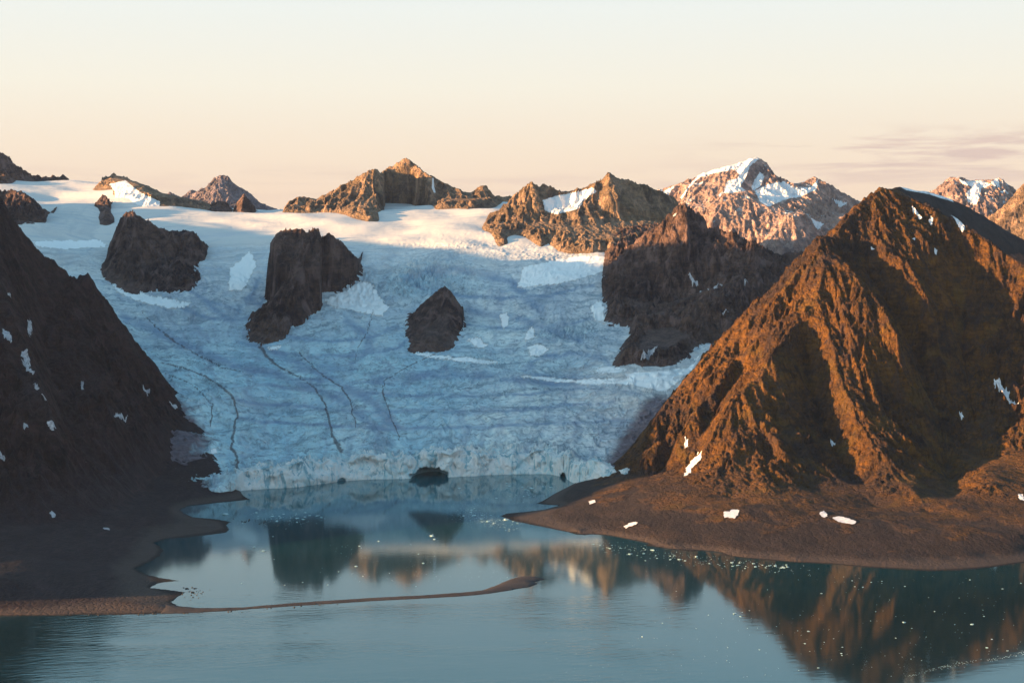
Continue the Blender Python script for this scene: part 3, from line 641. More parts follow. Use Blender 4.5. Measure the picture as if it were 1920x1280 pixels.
# --- the sunlit peaks behind
def snow_760(X, Y, Z, PX, PY, S, D):
    return {'snow': line_mask(PX, PY, [[(756, 330, 2), (752, 350, 3), (757, 365, 2)], [(812, 335, 2), (812, 350, 4), (815, 360, 3)]], 3)*.8}
nunatak([(525, 401), (560, 402), (600, 400), (630, 400), (660, 408), (690, 415), (703, 413), (716, 398), (722, 384), (735, 382), (770, 384), (800, 384), (822, 392), (850, 393), (880, 399), (905, 392), (930, 385), (955, 378), (985, 378)],
        [(985, 376, 5150), (965, 371, 5150), (945, 372, 5140), (928, 372, 5130), (918, 360, 5120), (908, 346, 5110), (900, 351, 5110), (890, 360, 5110), (868, 363, 5100), (850, 350, 5100), (830, 343, 5100), (810, 332, 5100), (790, 319, 5090), (775, 306, 5080), (762, 296, 5070), (757, 297, 5070), (745, 305, 5070), (728, 314, 5060), (713, 323, 5050), (704, 317, 5040), (690, 321, 5035), (660, 340, 5020), (640, 351, 5010), (620, 363, 5000), (604, 372, 4990), (595, 374, 4980), (575, 370, 4970), (560, 370, 4960), (545, 378, 4940), (525, 400, 4880)], 220, 3.0, M_peak,
        'sharp brown pyramid peak on the skyline at the head of the glacier', extra=[[(704, 317, 5040), (700, 345, 4980), (708, 375, 4900), (700, 408, 4780)], [(760, 296, 5070), (766, 330, 5030), (770, 360, 4995)], [(660, 340, 5020), (665, 370, 4920), (680, 405, 4760)], [(830, 343, 5100), (826, 370, 5050), (835, 388, 5000)], [(905, 348, 5110), (895, 375, 5050)], [(728, 322, 5060), (735, 350, 5030), (728, 378, 4970)]],
        seed=81, scales=(100, 50, 25, 12), gully=.9, snowf=snow_760, cat='mountain', name='mountain', jag=.12)
def snow_1140(X, Y, Z, PX, PY, S, D):
    sp = poly_mask(PX, PY, [[(1017, 375), (1040, 368), (1080, 360), (1110, 352), (1120, 358), (1095, 375), (1085, 392), (1060, 398), (1040, 402), (1022, 395)]])
    return {'snow': sp*1.1}
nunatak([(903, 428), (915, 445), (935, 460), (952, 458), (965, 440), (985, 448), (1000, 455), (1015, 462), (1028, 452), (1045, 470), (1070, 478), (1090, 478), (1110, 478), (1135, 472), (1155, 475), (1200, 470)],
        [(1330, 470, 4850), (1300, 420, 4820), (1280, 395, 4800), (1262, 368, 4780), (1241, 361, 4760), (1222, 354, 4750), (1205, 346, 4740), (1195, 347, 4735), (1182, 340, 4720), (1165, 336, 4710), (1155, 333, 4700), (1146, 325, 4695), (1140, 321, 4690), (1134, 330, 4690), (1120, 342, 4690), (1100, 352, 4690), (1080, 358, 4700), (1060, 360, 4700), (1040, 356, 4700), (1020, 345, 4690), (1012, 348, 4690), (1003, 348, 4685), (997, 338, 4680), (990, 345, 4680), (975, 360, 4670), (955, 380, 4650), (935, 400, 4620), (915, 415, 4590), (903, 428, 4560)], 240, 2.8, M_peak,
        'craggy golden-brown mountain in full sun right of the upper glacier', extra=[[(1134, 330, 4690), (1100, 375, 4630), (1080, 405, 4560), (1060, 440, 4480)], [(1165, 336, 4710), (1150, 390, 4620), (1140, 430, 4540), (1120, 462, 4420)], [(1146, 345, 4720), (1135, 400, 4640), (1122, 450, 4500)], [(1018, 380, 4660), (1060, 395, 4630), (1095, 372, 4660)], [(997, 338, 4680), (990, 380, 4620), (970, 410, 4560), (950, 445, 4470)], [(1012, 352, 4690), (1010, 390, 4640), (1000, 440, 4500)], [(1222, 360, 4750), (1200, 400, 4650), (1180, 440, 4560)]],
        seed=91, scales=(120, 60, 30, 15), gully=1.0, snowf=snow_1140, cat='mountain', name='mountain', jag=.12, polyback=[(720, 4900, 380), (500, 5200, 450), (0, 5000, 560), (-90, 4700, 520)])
# --- dark serrated mountain in front of it
def mid_mountain():
    fr = [G(*p) for p in [(1128, 530), (1130, 560), (1133, 590), (1140, 606), (1162, 608), (1182, 612), (1178, 630), (1165, 650), (1156, 670), (1150, 686), (1180, 688), (1215, 692), (1240, 686), (1262, 690), (1280, 682), (1300, 668), (1320, 655), (1340, 640)]]
    bk = [(900, 3700, 100), (1300, 3900, 100), (1400, 4500, 120), (900, 4850, 230), (500, 4700, 480), (300, 4500, 470)]
    crest = L3((1128, 528, 4092), (1140, 508, 4070), (1152, 496, 4080), (1166, 478, 4090), (1180, 468, 4090), (1195, 452, 4090), (1215, 440, 4080), (1240, 424, 4080), (1262, 400, 4080), (1274, 380, 4085), (1284, 380, 4085), (1292, 390, 4085), (1304, 400, 4080), (1310, 398, 4080), (1320, 408, 4075), (1327, 432, 4070), (1334, 430, 4070), (1345, 425, 4065), (1360, 436, 4060), (1370, 440, 4050), (1378, 437, 4045), (1388, 448, 4040), (1395, 458, 4040), (1402, 460, 4035), (1412, 450, 4030), (1425, 462, 4020), (1438, 478, 4010), (1452, 492, 4000), (1470, 480, 4050), (1490, 472, 4060), (1520, 478, 4080), (1600, 500, 4100))
    low = L3((1182, 612, 3740), (1205, 590, 3760), (1240, 590, 3770), (1262, 585, 3780), (1300, 566, 3800), (1340, 545, 3810), (1375, 530, 3810), (1395, 530, 3810), (1410, 545, 3790), (1425, 570, 3760))
    gap = L3((1160, 600, 3870), (1210, 582, 3880), (1270, 565, 3900), (1310, 553, 3900), (1350, 540, 3900), (1410, 520, 3890))
    e = [L3((1240, 424, 4080), (1235, 480, 4030), (1225, 540, 3960)), L3((1310, 398, 4080), (1305, 450, 4030), (1295, 500, 3980), (1290, 545, 3930)), L3((1378, 437, 4045), (1372, 490, 3990), (1365, 525, 3930)), L3((1195, 452, 4090), (1180, 520, 4010), (1170, 580, 3900)), L3((1412, 452, 4030), (1405, 490, 3980)),
         L3((1262, 585, 3780), (1250, 630, 3690), (1235, 670, 3580)), L3((1205, 590, 3760), (1185, 640, 3660), (1165, 675, 3560)), L3((1375, 530, 3810), (1330, 600, 3690), (1300, 645, 3590)), L3((1345, 425, 4070), (1340, 480, 4030), (1325, 535, 3960)), L3((1327, 434, 4080), (1322, 480, 4060), (1318, 540, 3950))]
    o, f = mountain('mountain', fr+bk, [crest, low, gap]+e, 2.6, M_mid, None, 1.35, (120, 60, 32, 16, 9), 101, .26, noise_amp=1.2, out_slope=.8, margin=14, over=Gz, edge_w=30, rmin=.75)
    return tag(o, 'dark serrated rock mountain at the right margin of the glacier, half in shade', 'mountain'), f
MM, MMf = mid_mountain()

# --- far ranges
def far_mtn(front, ridge, extra, polyback, label, seed, snowf=None, cell=5.0, scales=(220, 110, 55, 28), gully=1.3, mat=None, jag=.16):
    o, f = mountain('mountain', L3(*front)+polyback, [L3(*ridge)]+[L3(*e) for e in extra], cell, mat or M_far, snowf, gully, scales, seed, jag, out_slope=.3, margin=30, noise_amp=1.3)
    return tag(o, label, 'mountain')
def snow_1400(X, Y, Z, PX, PY, S, D):
    m = poly_mask(PX, PY, [
        [(1240, 362), (1262, 348), (1300, 325), (1370, 308), (1415, 292), (1424, 298), (1408, 310), (1398, 322), (1390, 330), (1376, 318), (1340, 325), (1312, 332), (1290, 355), (1280, 372), (1275, 372), (1298, 340), (1310, 330), (1270, 340), (1252, 368)],
        [(1362, 340), (1380, 335), (1410, 300), (1400, 330), (1388, 350), (1400, 358), (1370, 362), (1356, 362)],
        [(1415, 358), (1440, 345), (1470, 340), (1490, 352), (1520, 352), (1535, 335), (1530, 356), (1500, 368), (1470, 375), (1455, 382), (1440, 388), (1425, 378)],
        [(1425, 322), (1434, 330), (1425, 350), (1412, 358), (1408, 350)], [(1520, 408), (1545, 420), (1535, 430), (1528, 425)], [(1560, 372), (1575, 390), (1590, 380), (1580, 378)]])
    n = fbm(X/90, Y/90, 4, .55, 3)
    ledge = sstep(n-S*.75+.5, 0, .25)*.58
    return {'snow': np.maximum(m, ledge*.9)}
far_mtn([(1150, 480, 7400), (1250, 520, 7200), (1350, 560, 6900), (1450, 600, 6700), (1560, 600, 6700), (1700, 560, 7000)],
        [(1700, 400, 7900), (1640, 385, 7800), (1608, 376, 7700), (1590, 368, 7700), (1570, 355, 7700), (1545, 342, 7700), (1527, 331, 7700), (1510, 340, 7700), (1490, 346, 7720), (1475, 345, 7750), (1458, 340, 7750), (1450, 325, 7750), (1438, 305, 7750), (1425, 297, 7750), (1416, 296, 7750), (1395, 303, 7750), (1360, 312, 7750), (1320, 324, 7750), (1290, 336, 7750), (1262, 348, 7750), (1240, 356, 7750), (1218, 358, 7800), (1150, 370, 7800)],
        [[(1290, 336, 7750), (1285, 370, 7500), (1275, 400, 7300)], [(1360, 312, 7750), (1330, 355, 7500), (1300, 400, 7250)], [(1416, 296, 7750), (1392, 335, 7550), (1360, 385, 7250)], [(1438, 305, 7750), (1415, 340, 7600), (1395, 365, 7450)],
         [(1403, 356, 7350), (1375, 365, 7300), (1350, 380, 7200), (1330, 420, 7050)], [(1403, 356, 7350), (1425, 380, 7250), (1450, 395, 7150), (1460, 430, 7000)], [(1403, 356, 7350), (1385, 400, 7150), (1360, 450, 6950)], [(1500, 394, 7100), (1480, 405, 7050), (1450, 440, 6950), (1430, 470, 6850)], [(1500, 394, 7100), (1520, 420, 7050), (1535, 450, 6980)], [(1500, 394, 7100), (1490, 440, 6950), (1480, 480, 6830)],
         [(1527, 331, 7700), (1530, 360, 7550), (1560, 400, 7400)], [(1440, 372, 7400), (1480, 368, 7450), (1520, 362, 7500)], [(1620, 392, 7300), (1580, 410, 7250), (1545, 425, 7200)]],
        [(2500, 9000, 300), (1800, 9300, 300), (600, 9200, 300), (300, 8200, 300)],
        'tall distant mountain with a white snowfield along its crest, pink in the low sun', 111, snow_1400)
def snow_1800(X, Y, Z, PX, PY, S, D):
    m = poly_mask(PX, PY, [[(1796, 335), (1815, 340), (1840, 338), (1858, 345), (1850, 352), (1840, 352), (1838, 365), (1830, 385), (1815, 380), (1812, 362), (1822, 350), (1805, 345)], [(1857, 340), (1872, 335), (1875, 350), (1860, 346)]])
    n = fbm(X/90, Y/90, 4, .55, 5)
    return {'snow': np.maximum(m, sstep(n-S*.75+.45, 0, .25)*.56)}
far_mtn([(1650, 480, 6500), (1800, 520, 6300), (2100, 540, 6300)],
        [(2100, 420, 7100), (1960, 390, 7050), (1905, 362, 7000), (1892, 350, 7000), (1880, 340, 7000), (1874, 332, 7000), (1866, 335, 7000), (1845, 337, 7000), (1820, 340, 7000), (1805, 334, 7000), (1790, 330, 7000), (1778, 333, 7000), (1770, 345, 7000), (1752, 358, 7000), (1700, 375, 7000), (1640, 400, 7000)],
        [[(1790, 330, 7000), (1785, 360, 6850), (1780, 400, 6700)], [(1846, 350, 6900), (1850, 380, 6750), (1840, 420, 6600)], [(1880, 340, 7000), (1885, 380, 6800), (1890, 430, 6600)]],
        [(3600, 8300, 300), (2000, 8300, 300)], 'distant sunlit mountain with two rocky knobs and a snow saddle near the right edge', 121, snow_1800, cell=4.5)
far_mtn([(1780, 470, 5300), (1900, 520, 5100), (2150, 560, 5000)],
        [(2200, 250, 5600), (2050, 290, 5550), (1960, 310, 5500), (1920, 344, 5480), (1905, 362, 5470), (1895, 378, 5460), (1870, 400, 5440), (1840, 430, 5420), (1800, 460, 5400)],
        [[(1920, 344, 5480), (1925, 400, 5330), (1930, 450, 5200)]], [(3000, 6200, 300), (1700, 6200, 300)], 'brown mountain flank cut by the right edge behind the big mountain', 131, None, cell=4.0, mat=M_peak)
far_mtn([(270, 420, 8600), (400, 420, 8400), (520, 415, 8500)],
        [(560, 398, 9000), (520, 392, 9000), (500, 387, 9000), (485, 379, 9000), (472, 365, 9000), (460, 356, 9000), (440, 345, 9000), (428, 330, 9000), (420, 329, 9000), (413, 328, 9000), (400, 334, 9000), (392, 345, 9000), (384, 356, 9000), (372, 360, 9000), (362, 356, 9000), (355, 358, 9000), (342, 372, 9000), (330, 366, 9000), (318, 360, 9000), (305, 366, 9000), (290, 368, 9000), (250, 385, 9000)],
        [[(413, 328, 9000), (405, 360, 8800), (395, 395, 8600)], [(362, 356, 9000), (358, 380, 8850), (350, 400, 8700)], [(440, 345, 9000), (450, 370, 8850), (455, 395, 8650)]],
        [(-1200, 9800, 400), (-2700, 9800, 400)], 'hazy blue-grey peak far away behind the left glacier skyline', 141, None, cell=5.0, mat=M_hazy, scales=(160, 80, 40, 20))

# ---------------------------------------------------------------- glacier mesh
def glacier():
    fr = [(150, 920), (250, 924), (330, 926), (400, 930), (430, 928), (455, 919), (480, 917), (520, 915), (560, 913), (600, 907), (640, 902), (680, 899), (720, 898), (760, 898), (800, 894), (840, 894), (880, 893), (920, 890), (960, 889), (1000, 888), (1030, 889), (1055, 893), (1075, 906), (1110, 915), (1180, 925)]
    pf = np.array([W(*p)[:2] for p in fr]); pxs = np.array([p[0] for p in fr], float)
    NU, N1, N2 = 1150, 34, 760
    tx = np.linspace(0, 1, NU)
    seg = np.r_[0, np.cumsum(np.hypot(*(pf[1:]-pf[:-1]).T))]; s = tx*seg[-1]
    fx = np.interp(s, seg, pf[:, 0]); fy = np.interp(s, seg, pf[:, 1]); ppx = np.interp(s, seg, pxs)
    ker = np.ones(25)/25; fyp = np.convolve(np.pad(fy, 12, mode='edge'), ker, 'valid'); fy = fyp
    bx = np.interp(tx, [0, 1], [-3000, 2300]); by = np.full(NU, 6600.0)
    Hc = np.interp(ppx, [150, 400, 450, 560, 700, 800, 900, 1000, 1060, 1180], [10, 14, 36, 44, 42, 46, 52, 52, 44, 40])
    rows = []
    t1 = np.linspace(0, 1, N1)
    gr = np.geomspace(1, 30, N2); gr = np.cumsum(gr); gr = gr/gr[-1]
    T = np.r_[np.zeros(N1), gr]; CL = np.r_[t1, np.ones(N2)]
    TT, FX = np.meshgrid(T, fx, indexing='ij'); _, FY = np.meshgrid(T, fy, indexing='ij'); CC = np.repeat(CL[:, None], NU, 1); SS = np.repeat(s[None], len(T), 0)
    Hc = Hc*(1+.30*fbm(s/75, s*0+.7, 3, .5, 97)); HC = np.repeat(Hc[None], len(T), 0); PPX = np.repeat(ppx[None], len(T), 0)
    X = FX*(1-TT)+bx[None]*TT; Y = FY*(1-TT)+by[None]*TT
    dist = TT*np.hypot(bx-fx, by-fy)[None]
    # scalloped calving face
    setb = (20+14*fbm(SS/45, SS*0+.3, 3, .5, 90))*CC**1.6
    zc = -3+CC*(HC+3)
    flute = (ridged(SS/58, zc/50+3+SS/400, 4, .5, 41)-.8)*14+ridged(SS/15+zc/30, zc/22, 4, .5, 47)*2.2+fbm(SS/50, zc/30, 3, .5, 44)*8
    setb = setb+flute*(.25+.75*CC)
    cave = np.zeros_like(zc)
    for cxp, hw, hh, dep, n in [(803, 38, 19, 75, 2.0), (1058, 20, 10, 45, 2.0), (640, 9, 6, 10, 2)]:
        xc = np.interp(cxp, ppx, s); r = ((np.abs(SS-xc)/hw)**n+(np.maximum(zc, 0)/hh)**n)*(1+.35*fbm(SS/14, zc/14, 3, .5, 33))
        m = sstep(r, 1.05, .95)*sstep(CC, .999, .97); cave = np.maximum(cave, m)
        setb = setb+dep*np.sqrt(np.clip(1-r, 0, 1))*sstep(CC, .999, .97)
    fade = sstep(dist, 90, 0)
    Y = Y+setb*fade; 
    Zs = Gz(X, Y)
    # broken seracs behind the front, crevasses higher up
    U = SS/seg[-1]
    PXs, PYs = project(X, Y, Zs)
    k1 = sstep(dist, 150, 0); icef = np.exp(-(((PXs-790)/110)**2+((PYs-530)/40)**2))+np.exp(-(((PXs-1060)/60)**2+((PYs-625)/25)**2))*.8
    wv = fbm(X/90, Y/90, 3, .5, 77); up_ = sstep(PYs, 500, 430)
    free = np.ones_like(Zs)
    for cx_, cy_, rx_, ry_ in [(285, 500, 130, 90), (570, 540, 140, 130), (812, 610, 90, 90), (1190, 600, 130, 130), (1080, 450, 200, 50), (700, 400, 300, 30)]:
        free = free*(1-np.exp(-(((PXs-cx_)/rx_)**4+((PYs-cy_)/ry_)**4)))
    ser = ridged(X/30+wv*.9, Y/20+wv*1.3, 5, .6, 51)-.7
    tr = ridged(X/95+wv, Y/24+wv*2.0+X/260, 4, .55, 57)-.6
    low = sstep(PYs, 470, 560)
    Zs = Zs+ser*(k1*8.5+icef*14.0)+tr*(1.8+3.6*low)*(1-.80*up_)*sstep(dist, 0, 50)+fbm(X/260, Y/180, 2, .45, 60)*(12+3*low)+free*12*np.sin(dist/62.0+fbm(X/420, Y/420, 2, .5, 93)*3.5+(U-.5)*4)*sstep(dist, 120, 420)*(1-.6*up_)-12*np.exp(-(((PXs-1060)/60)**2+((PYs-685)/18)**2))*sstep(dist, 80, 400)
    # a rolled edge: the surface drops towards the face
    top = zc*1.0
    q = sstep(dist, 0, 110)
    Z = np.where(CC < 1, zc+(ridged(X/14, Y/14+zc/20, 3, .5, 71)-.7)*2.2*CC, (HC+ser*8*sstep(dist, 0, 30)+dist*.09)*(1-q)+Zs*q)
    PX, PY = project(X, Y, Z)
    # what lies on the ice
    snow = np.clip(sstep(PY, 500, 430)*.95+sstep(PX, 1000, 1200)*sstep(PY, 640, 520)*.35, 0, 1)
    snow = np.maximum(snow, .50*sstep(PY, 620, 480))
    snow = np.maximum(snow, .62*sstep(PX, 820, 1230)*sstep(PY, 850, 760)*sstep(PY, 560, 700))
    sp = [[(606, 563), (640, 548), (672, 530), (692, 528), (706, 545), (728, 575), (718, 592), (690, 590), (655, 580), (628, 577)], [(876, 636), (895, 632), (916, 645), (905, 653), (888, 648)],
          [(990, 650), (1012, 643), (1028, 655), (1012, 668), (992, 666)], [(765, 658), (800, 662), (850, 668), (905, 672), (938, 678), (915, 683), (850, 676), (790, 668)], [(940, 590), (952, 585), (955, 605), (945, 618), (938, 608)],
          [(965, 704), (1010, 705), (1080, 712), (1160, 708), (1230, 712), (1228, 722), (1120, 720), (1040, 716)], [(985, 620), (1000, 612), (1005, 632), (985, 640)], [(430, 505), (470, 470), (480, 500), (455, 545), (430, 545)], [(980, 500), (1080, 480), (1160, 480), (1130, 510), (1060, 530), (970, 540)],
          [(210, 520), (240, 545), (330, 562), (360, 568), (330, 582), (260, 565), (215, 545)], [(1120, 690), (1150, 685), (1180, 692), (1150, 700), (1115, 697)], [(500, 650), (528, 646), (525, 654), (505, 656)], [(60, 452), (190, 450), (200, 462), (110, 468), (70, 462)],
          [(395, 842), (405, 840), (408, 848), (398, 852)], [(330, 818), (355, 822), (340, 828)], [(315, 830), (350, 828), (330, 833)], [(1105, 575), (1130, 560), (1135, 605), (1115, 600)], [(1170, 700), (1290, 690), (1320, 655), (1300, 690), (1250, 735), (1190, 722)]]
    snow = np.maximum(snow, poly_mask(PX+fbm(X/25, Y/25, 3, .5, 5)*4, PY+fbm(X/25, Y/25, 3, .5, 15)*2, sp)*1.25)
    blue = sstep(PY, 520, 700)*sstep(PX, 1250, 700)
    blue = np.maximum(blue, icef*.8)
    blue = np.maximum(blue, .7*np.exp(-(((PX-1060)/70)**2+((PY-685)/22)**2)))
    dirt = sstep(PX+fbm(X/80, Y/80, 3, .5, 83)*40, 440, 320)*sstep(PY, 700, 800)*1.05
    dirt = np.maximum(dirt, .40*sstep(PX, 900, 1200)*sstep(PY, 690, 760))
    dirt = np.maximum(dirt, .9*sstep(PX-(PY-700)*-.62, 1205, 1265)*sstep(PY, 720, 760))
    lobe = inside(PX, PY, [(395, 878), (440, 872), (455, 890), (452, 935), (430, 930), (400, 905)])
    dirt = np.where(lobe, dirt*.3, dirt); 
    dirt = np.maximum(dirt, .45*np.exp(-(((PX-1060)/62)**2+((PY-688)/13)**2))); dirt = np.maximum(dirt, .30*np.exp(-((PY-700)/14)**2)*sstep(PX, 560, 800)*sstep(PX, 1150, 900))
    wob = fbm(X/70, Y/70, 3, .5, 91)*8
    fb = line_mask(PX+wob, PY+wob*.5, [[(225, 590, 7), (330, 640, 9), (430, 682, 9), (520, 702, 8), (640, 748, 8), (700, 800, 9)], [(505, 655, 6), (600, 700, 9), (690, 745, 10), (740, 800, 10)], [(650, 600, 7), (700, 640, 8), (655, 690, 8), (560, 690, 7)],
        [(980, 694, 5), (1010, 672, 5), (1070, 662, 6), (1130, 670, 5), (1150, 690, 4)], [(990, 700, 5), (1050, 712, 5), (1130, 708, 5)], [(700, 715, 7), (850, 700, 8), (1000, 715, 7), (1200, 738, 7)], [(760, 520, 7), (850, 500, 7), (960, 530, 8), (1010, 580, 8)],
        [(380, 560, 6), (430, 600, 6), (470, 560, 6), (480, 520, 5)], [(300, 450, 6), (420, 440, 5), (500, 430, 5)], [(880, 580, 7), (980, 600, 7), (1090, 640, 6)]]+[[(a+q*c, b0+(q*q)*d, 3.2) for q in np.linspace(-1, 1, 9)] for a, b0, c, d in ((620, 640, 130, -26), (610, 668, 170, -30), (640, 716, 200, -26), (820, 742, 330, -22), (800, 772, 350, -20), (810, 802, 360, -16), (940, 560, 170, -26), (960, 615, 150, -18), (440, 575, 90, -34), (430, 600, 110, -34))], 6)
    fb = np.clip(fb*(.75+.5*fbm(X/60, Y/60, 3, .5, 95)), 0, 1)
    blue = np.clip(blue+.35*fb, 0, 1)
    ml = [[(300, 680, 1.5), (340, 688, 2), (385, 705, 2.2), (420, 728, 2.6), (441, 752, 3), (445, 780, 3), (437, 815, 3.2), (434, 840, 3.6), (446, 862, 4), (440, 885, 4)],
          [(488, 650, 5), (505, 672, 4), (525, 690, 3), (560, 706, 1.8), (592, 728, 2.2), (608, 755, 2.6), (618, 790, 3), (626, 820, 4), (640, 845, 6)],
          [(560, 660, 1.2), (600, 700, 1.5), (640, 725, 2.2), (655, 745, 2), (662, 775, 1.6), (668, 800, 1.2)], [(830, 655, 1), (760, 690, 1.2), (722, 712, 1.5), (716, 735, 1.6), (728, 765, 1.6), (742, 800, 1.6), (748, 825, 1.5)],
          [(700, 580, 1), (690, 620, 1.3), (672, 650, 1), (665, 680, .8)], [(265, 585, 1), (300, 620, 2), (350, 655, 2), (420, 690, 1.2), (470, 700, 1)], [(310, 700, 1), (360, 720, 1), (400, 760, 1.6), (395, 800, 1.6)]]
    mor = line_mask(PX+fbm(X/30, Y/30, 3, .5, 25)*3, PY+fbm(X/30, Y/30, 3, .5, 35)*1.5, ml, 2)
    cliff = sstep(dist, 55+25*fbm(SS/40, SS*0, 2, .5, 3), 12)*sstep(PPX, 425, 455)
    cliff = np.where(PPX < 420, 0, cliff)
    at = {'snow': snow, 'dirt': np.where(cliff > .5, 0, dirt), 'blue': blue, 'cliff': cliff, 'moraine': np.clip(mor*(1-cliff), 0, 1), 'band': fb*(1-cliff), 'cave': cave, 'flow_u': U*1.0, 'flow_v': dist/1000-.9*(U-.5)**2}
    keep = np.ones_like(Z, bool)
    o = mesh_grid('glacier', X, Y, Z, keep, M_glacier, at, origin=(0, 3000, 0))
    return tag(o, 'wide crevassed blue-white glacier flowing down into the lake with a calving ice face', 'glacier', kind='structure')
GL = glacier()

# ---------------------------------------------------------------- water
def water():
    xs = None; ys = None
    X, Y = np.meshgrid(np.linspace(-6800, 6800, 41), np.linspace(-1500, 10300, 33))
    o = mesh_grid('water', X, Y, np.zeros_like(X), np.ones_like(X, bool), M_water, origin=(0, 1500, 0))
    return tag(o, 'calm teal fjord water with wind ripples in the foreground', 'water', kind='structure')
water()

# ---------------------------------------------------------------- haze
def haze():
    x0, x1, y0, y1, z0, z1 = -7000, 7000, -1700, 10500, -30, 1250
    V = [(x, y, z) for z in (z0, z1) for y in (y0, y1) for x in (x0, x1)]
    Fq = [(0, 2, 3, 1), (4, 5, 7, 6), (0, 1, 5, 4), (2, 6, 7, 3), (0, 4, 6, 2), (1, 3, 7, 5)]
    m, t = new_mat('haze_air')
    p = t.add('ShaderNodeVolumePrincipled', {'Color': (.46, .62, 1.0, 1), 'Density': HAZE, 'Anisotropy': .2})
    t.add('ShaderNodeOutputMaterial', {'Volume': p.outputs[0]})
    o = mesh_raw('haze', V, Fq, m, origin=(0, 5000, -12), smooth=False)
    return tag(o, 'thin bluish haze filling the air over the fjord', 'haze', kind='stuff')
HAZE = 0.8e-5
haze()

# ---------------------------------------------------------------- snow patches lying in gullies (parts of their mountain)
def snow_mat():
    m, t = new_mat('old_snow')
    pos = t.add('ShaderNodeNewGeometry').outputs['Position']
    n = t.noise(pos, .15, 5, .65)
    c = t.mix(t.mapr(n, .4, .7), (.80, .80, .83, 1), (.58, .57, .60, 1))
    b = t.add('ShaderNodeBump', {'Strength': .6, 'Distance': 1.0, 'Height': n})
    p = t.add('ShaderNodeBsdfPrincipled', {'Base Color': c, 'Roughness': .8, 'Normal': b.outputs[0]})
    t.add('ShaderNodeOutputMaterial', {0: p.outputs[0]}); return m
M_snow = snow_mat()
M_snow_shaded = M_snow.copy()  # darker copy of old_snow: shade of the dim slopes put into its colour
for nd in M_snow_shaded.node_tree.nodes:
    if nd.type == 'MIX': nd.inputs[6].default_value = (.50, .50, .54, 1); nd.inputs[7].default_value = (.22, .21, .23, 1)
def snow_patch(parent, fn, pts, d0, d1, lift=1.0, mat=None):
    w = [hit(q[0], q[1], fn, d0, d1) for q in pts]
    xs = [q[0] for q in w]; ys = [q[1] for q in w]
    if max(ys)-min(ys) > 420: return
    x0, x1, y0, y1 = min(xs)-4, max(xs)+4, min(ys)-4, max(ys)+4
    c = max(.7, max(x1-x0, y1-y0)/110)
    X, Y = np.meshgrid(np.arange(x0, x1, c), np.arange(y0, y1, c))
    na = min(2.4, .12*min(max(xs)-min(xs), max(ys)-min(ys))+.3); nx = fbm(X/9, Y/9, 3, .55, 5)*na; ny = fbm(X/9, Y/9, 3, .55, 15)*na
    k = inside(X+nx, Y+ny, w)
    if k.sum() < 4: return
    Z = fn(X, Y)+lift
    mesh_grid('snow_patch', X, Y, Z, k, mat or M_snow, None, parent)
RP = [[(1282, 892), (1288, 878), (1299, 864), (1309, 851), (1315, 854), (1308, 868), (1296, 882), (1286, 893)], [(1356, 962), (1368, 961), (1374, 957), (1385, 957), (1383, 966), (1376, 974), (1368, 971), (1358, 972)],
      [(1537, 962), (1544, 959), (1551, 966), (1546, 971), (1540, 969)], [(1561, 971), (1574, 969), (1590, 972), (1604, 979), (1600, 984), (1582, 982), (1568, 978)], [(1171, 988), (1180, 982), (1193, 979), (1194, 983), (1182, 988), (1174, 991)],
      [(1285, 822), (1290, 826), (1289, 840), (1284, 842)], [(1558, 826), (1566, 832), (1565, 838), (1559, 836)], [(1784, 405), (1796, 412), (1808, 424), (1810, 432), (1804, 443), (1799, 430), (1792, 418)], [(1710, 389), (1718, 397), (1729, 413), (1724, 413), (1714, 400)],
      [(1745, 409), (1749, 412), (1747, 423), (1742, 418)], [(1863, 715), (1868, 716), (1886, 734), (1910, 757), (1907, 760), (1880, 738)], [(1798, 774), (1803, 776), (1808, 788), (1802, 787)], [(1910, 927), (1917, 928), (1920, 940), (1912, 938)],
      [(1104, 941), (1115, 938), (1116, 943), (1106, 946)], [(1633, 468), (1640, 468), (1640, 471), (1634, 471)], [(1710, 448), (1716, 448), (1715, 452), (1710, 451)], [(1752, 472), (1757, 474), (1754, 479)]]
for q in RP: snow_patch(RM, RMf, q, 1900, 3500)
LP = [[(4, 618), (12, 622), (20, 632), (20, 645), (10, 636)], [(40, 660), (48, 662), (56, 676), (56, 686), (46, 680)], [(41, 677), (50, 684), (64, 700), (61, 705), (50, 694)], [(53, 603), (59, 604), (58, 622), (53, 626)], [(15, 552), (20, 552), (20, 562), (16, 562)],
      [(214, 783), (228, 780), (240, 783), (238, 787), (222, 786)], [(88, 794), (94, 796), (104, 804), (100, 807), (92, 801)], [(62, 722), (68, 724), (72, 733), (66, 731)], [(92, 963), (100, 963), (106, 969), (98, 971)], [(194, 990), (204, 991), (207, 995), (196, 993)], [(44, 802), (52, 800), (52, 806), (45, 806)],
      [(78, 742), (83, 744), (88, 752), (84, 752)], [(0, 858), (8, 861), (8, 866), (0, 865)], [(318, 756), (330, 760), (334, 766), (322, 764)], [(152, 716), (156, 718), (157, 732), (153, 730)], [(268, 728), (276, 732), (280, 738), (272, 736)]]
for q in LP: snow_patch(LM, LMf, q, 1700, 3300, 1.0, M_snow_shaded)
MP = [[(1290, 518), (1298, 524), (1308, 534), (1309, 541), (1300, 534)], [(1312, 544), (1328, 544), (1328, 549), (1313, 548)], [(1338, 541), (1346, 535), (1354, 536), (1344, 546)], [(1354, 590), (1361, 585), (1366, 588), (1357, 594)], [(1395, 532), (1402, 530), (1403, 534), (1396, 536)],
      [(1203, 676), (1215, 664), (1232, 650), (1228, 662), (1212, 676)], [(1262, 405), (1268, 405), (1266, 411), (1262, 410)]]
for q in MP: snow_patch(MM, MMf, q, 3300, 4300, 1.4, M_snow_shaded)

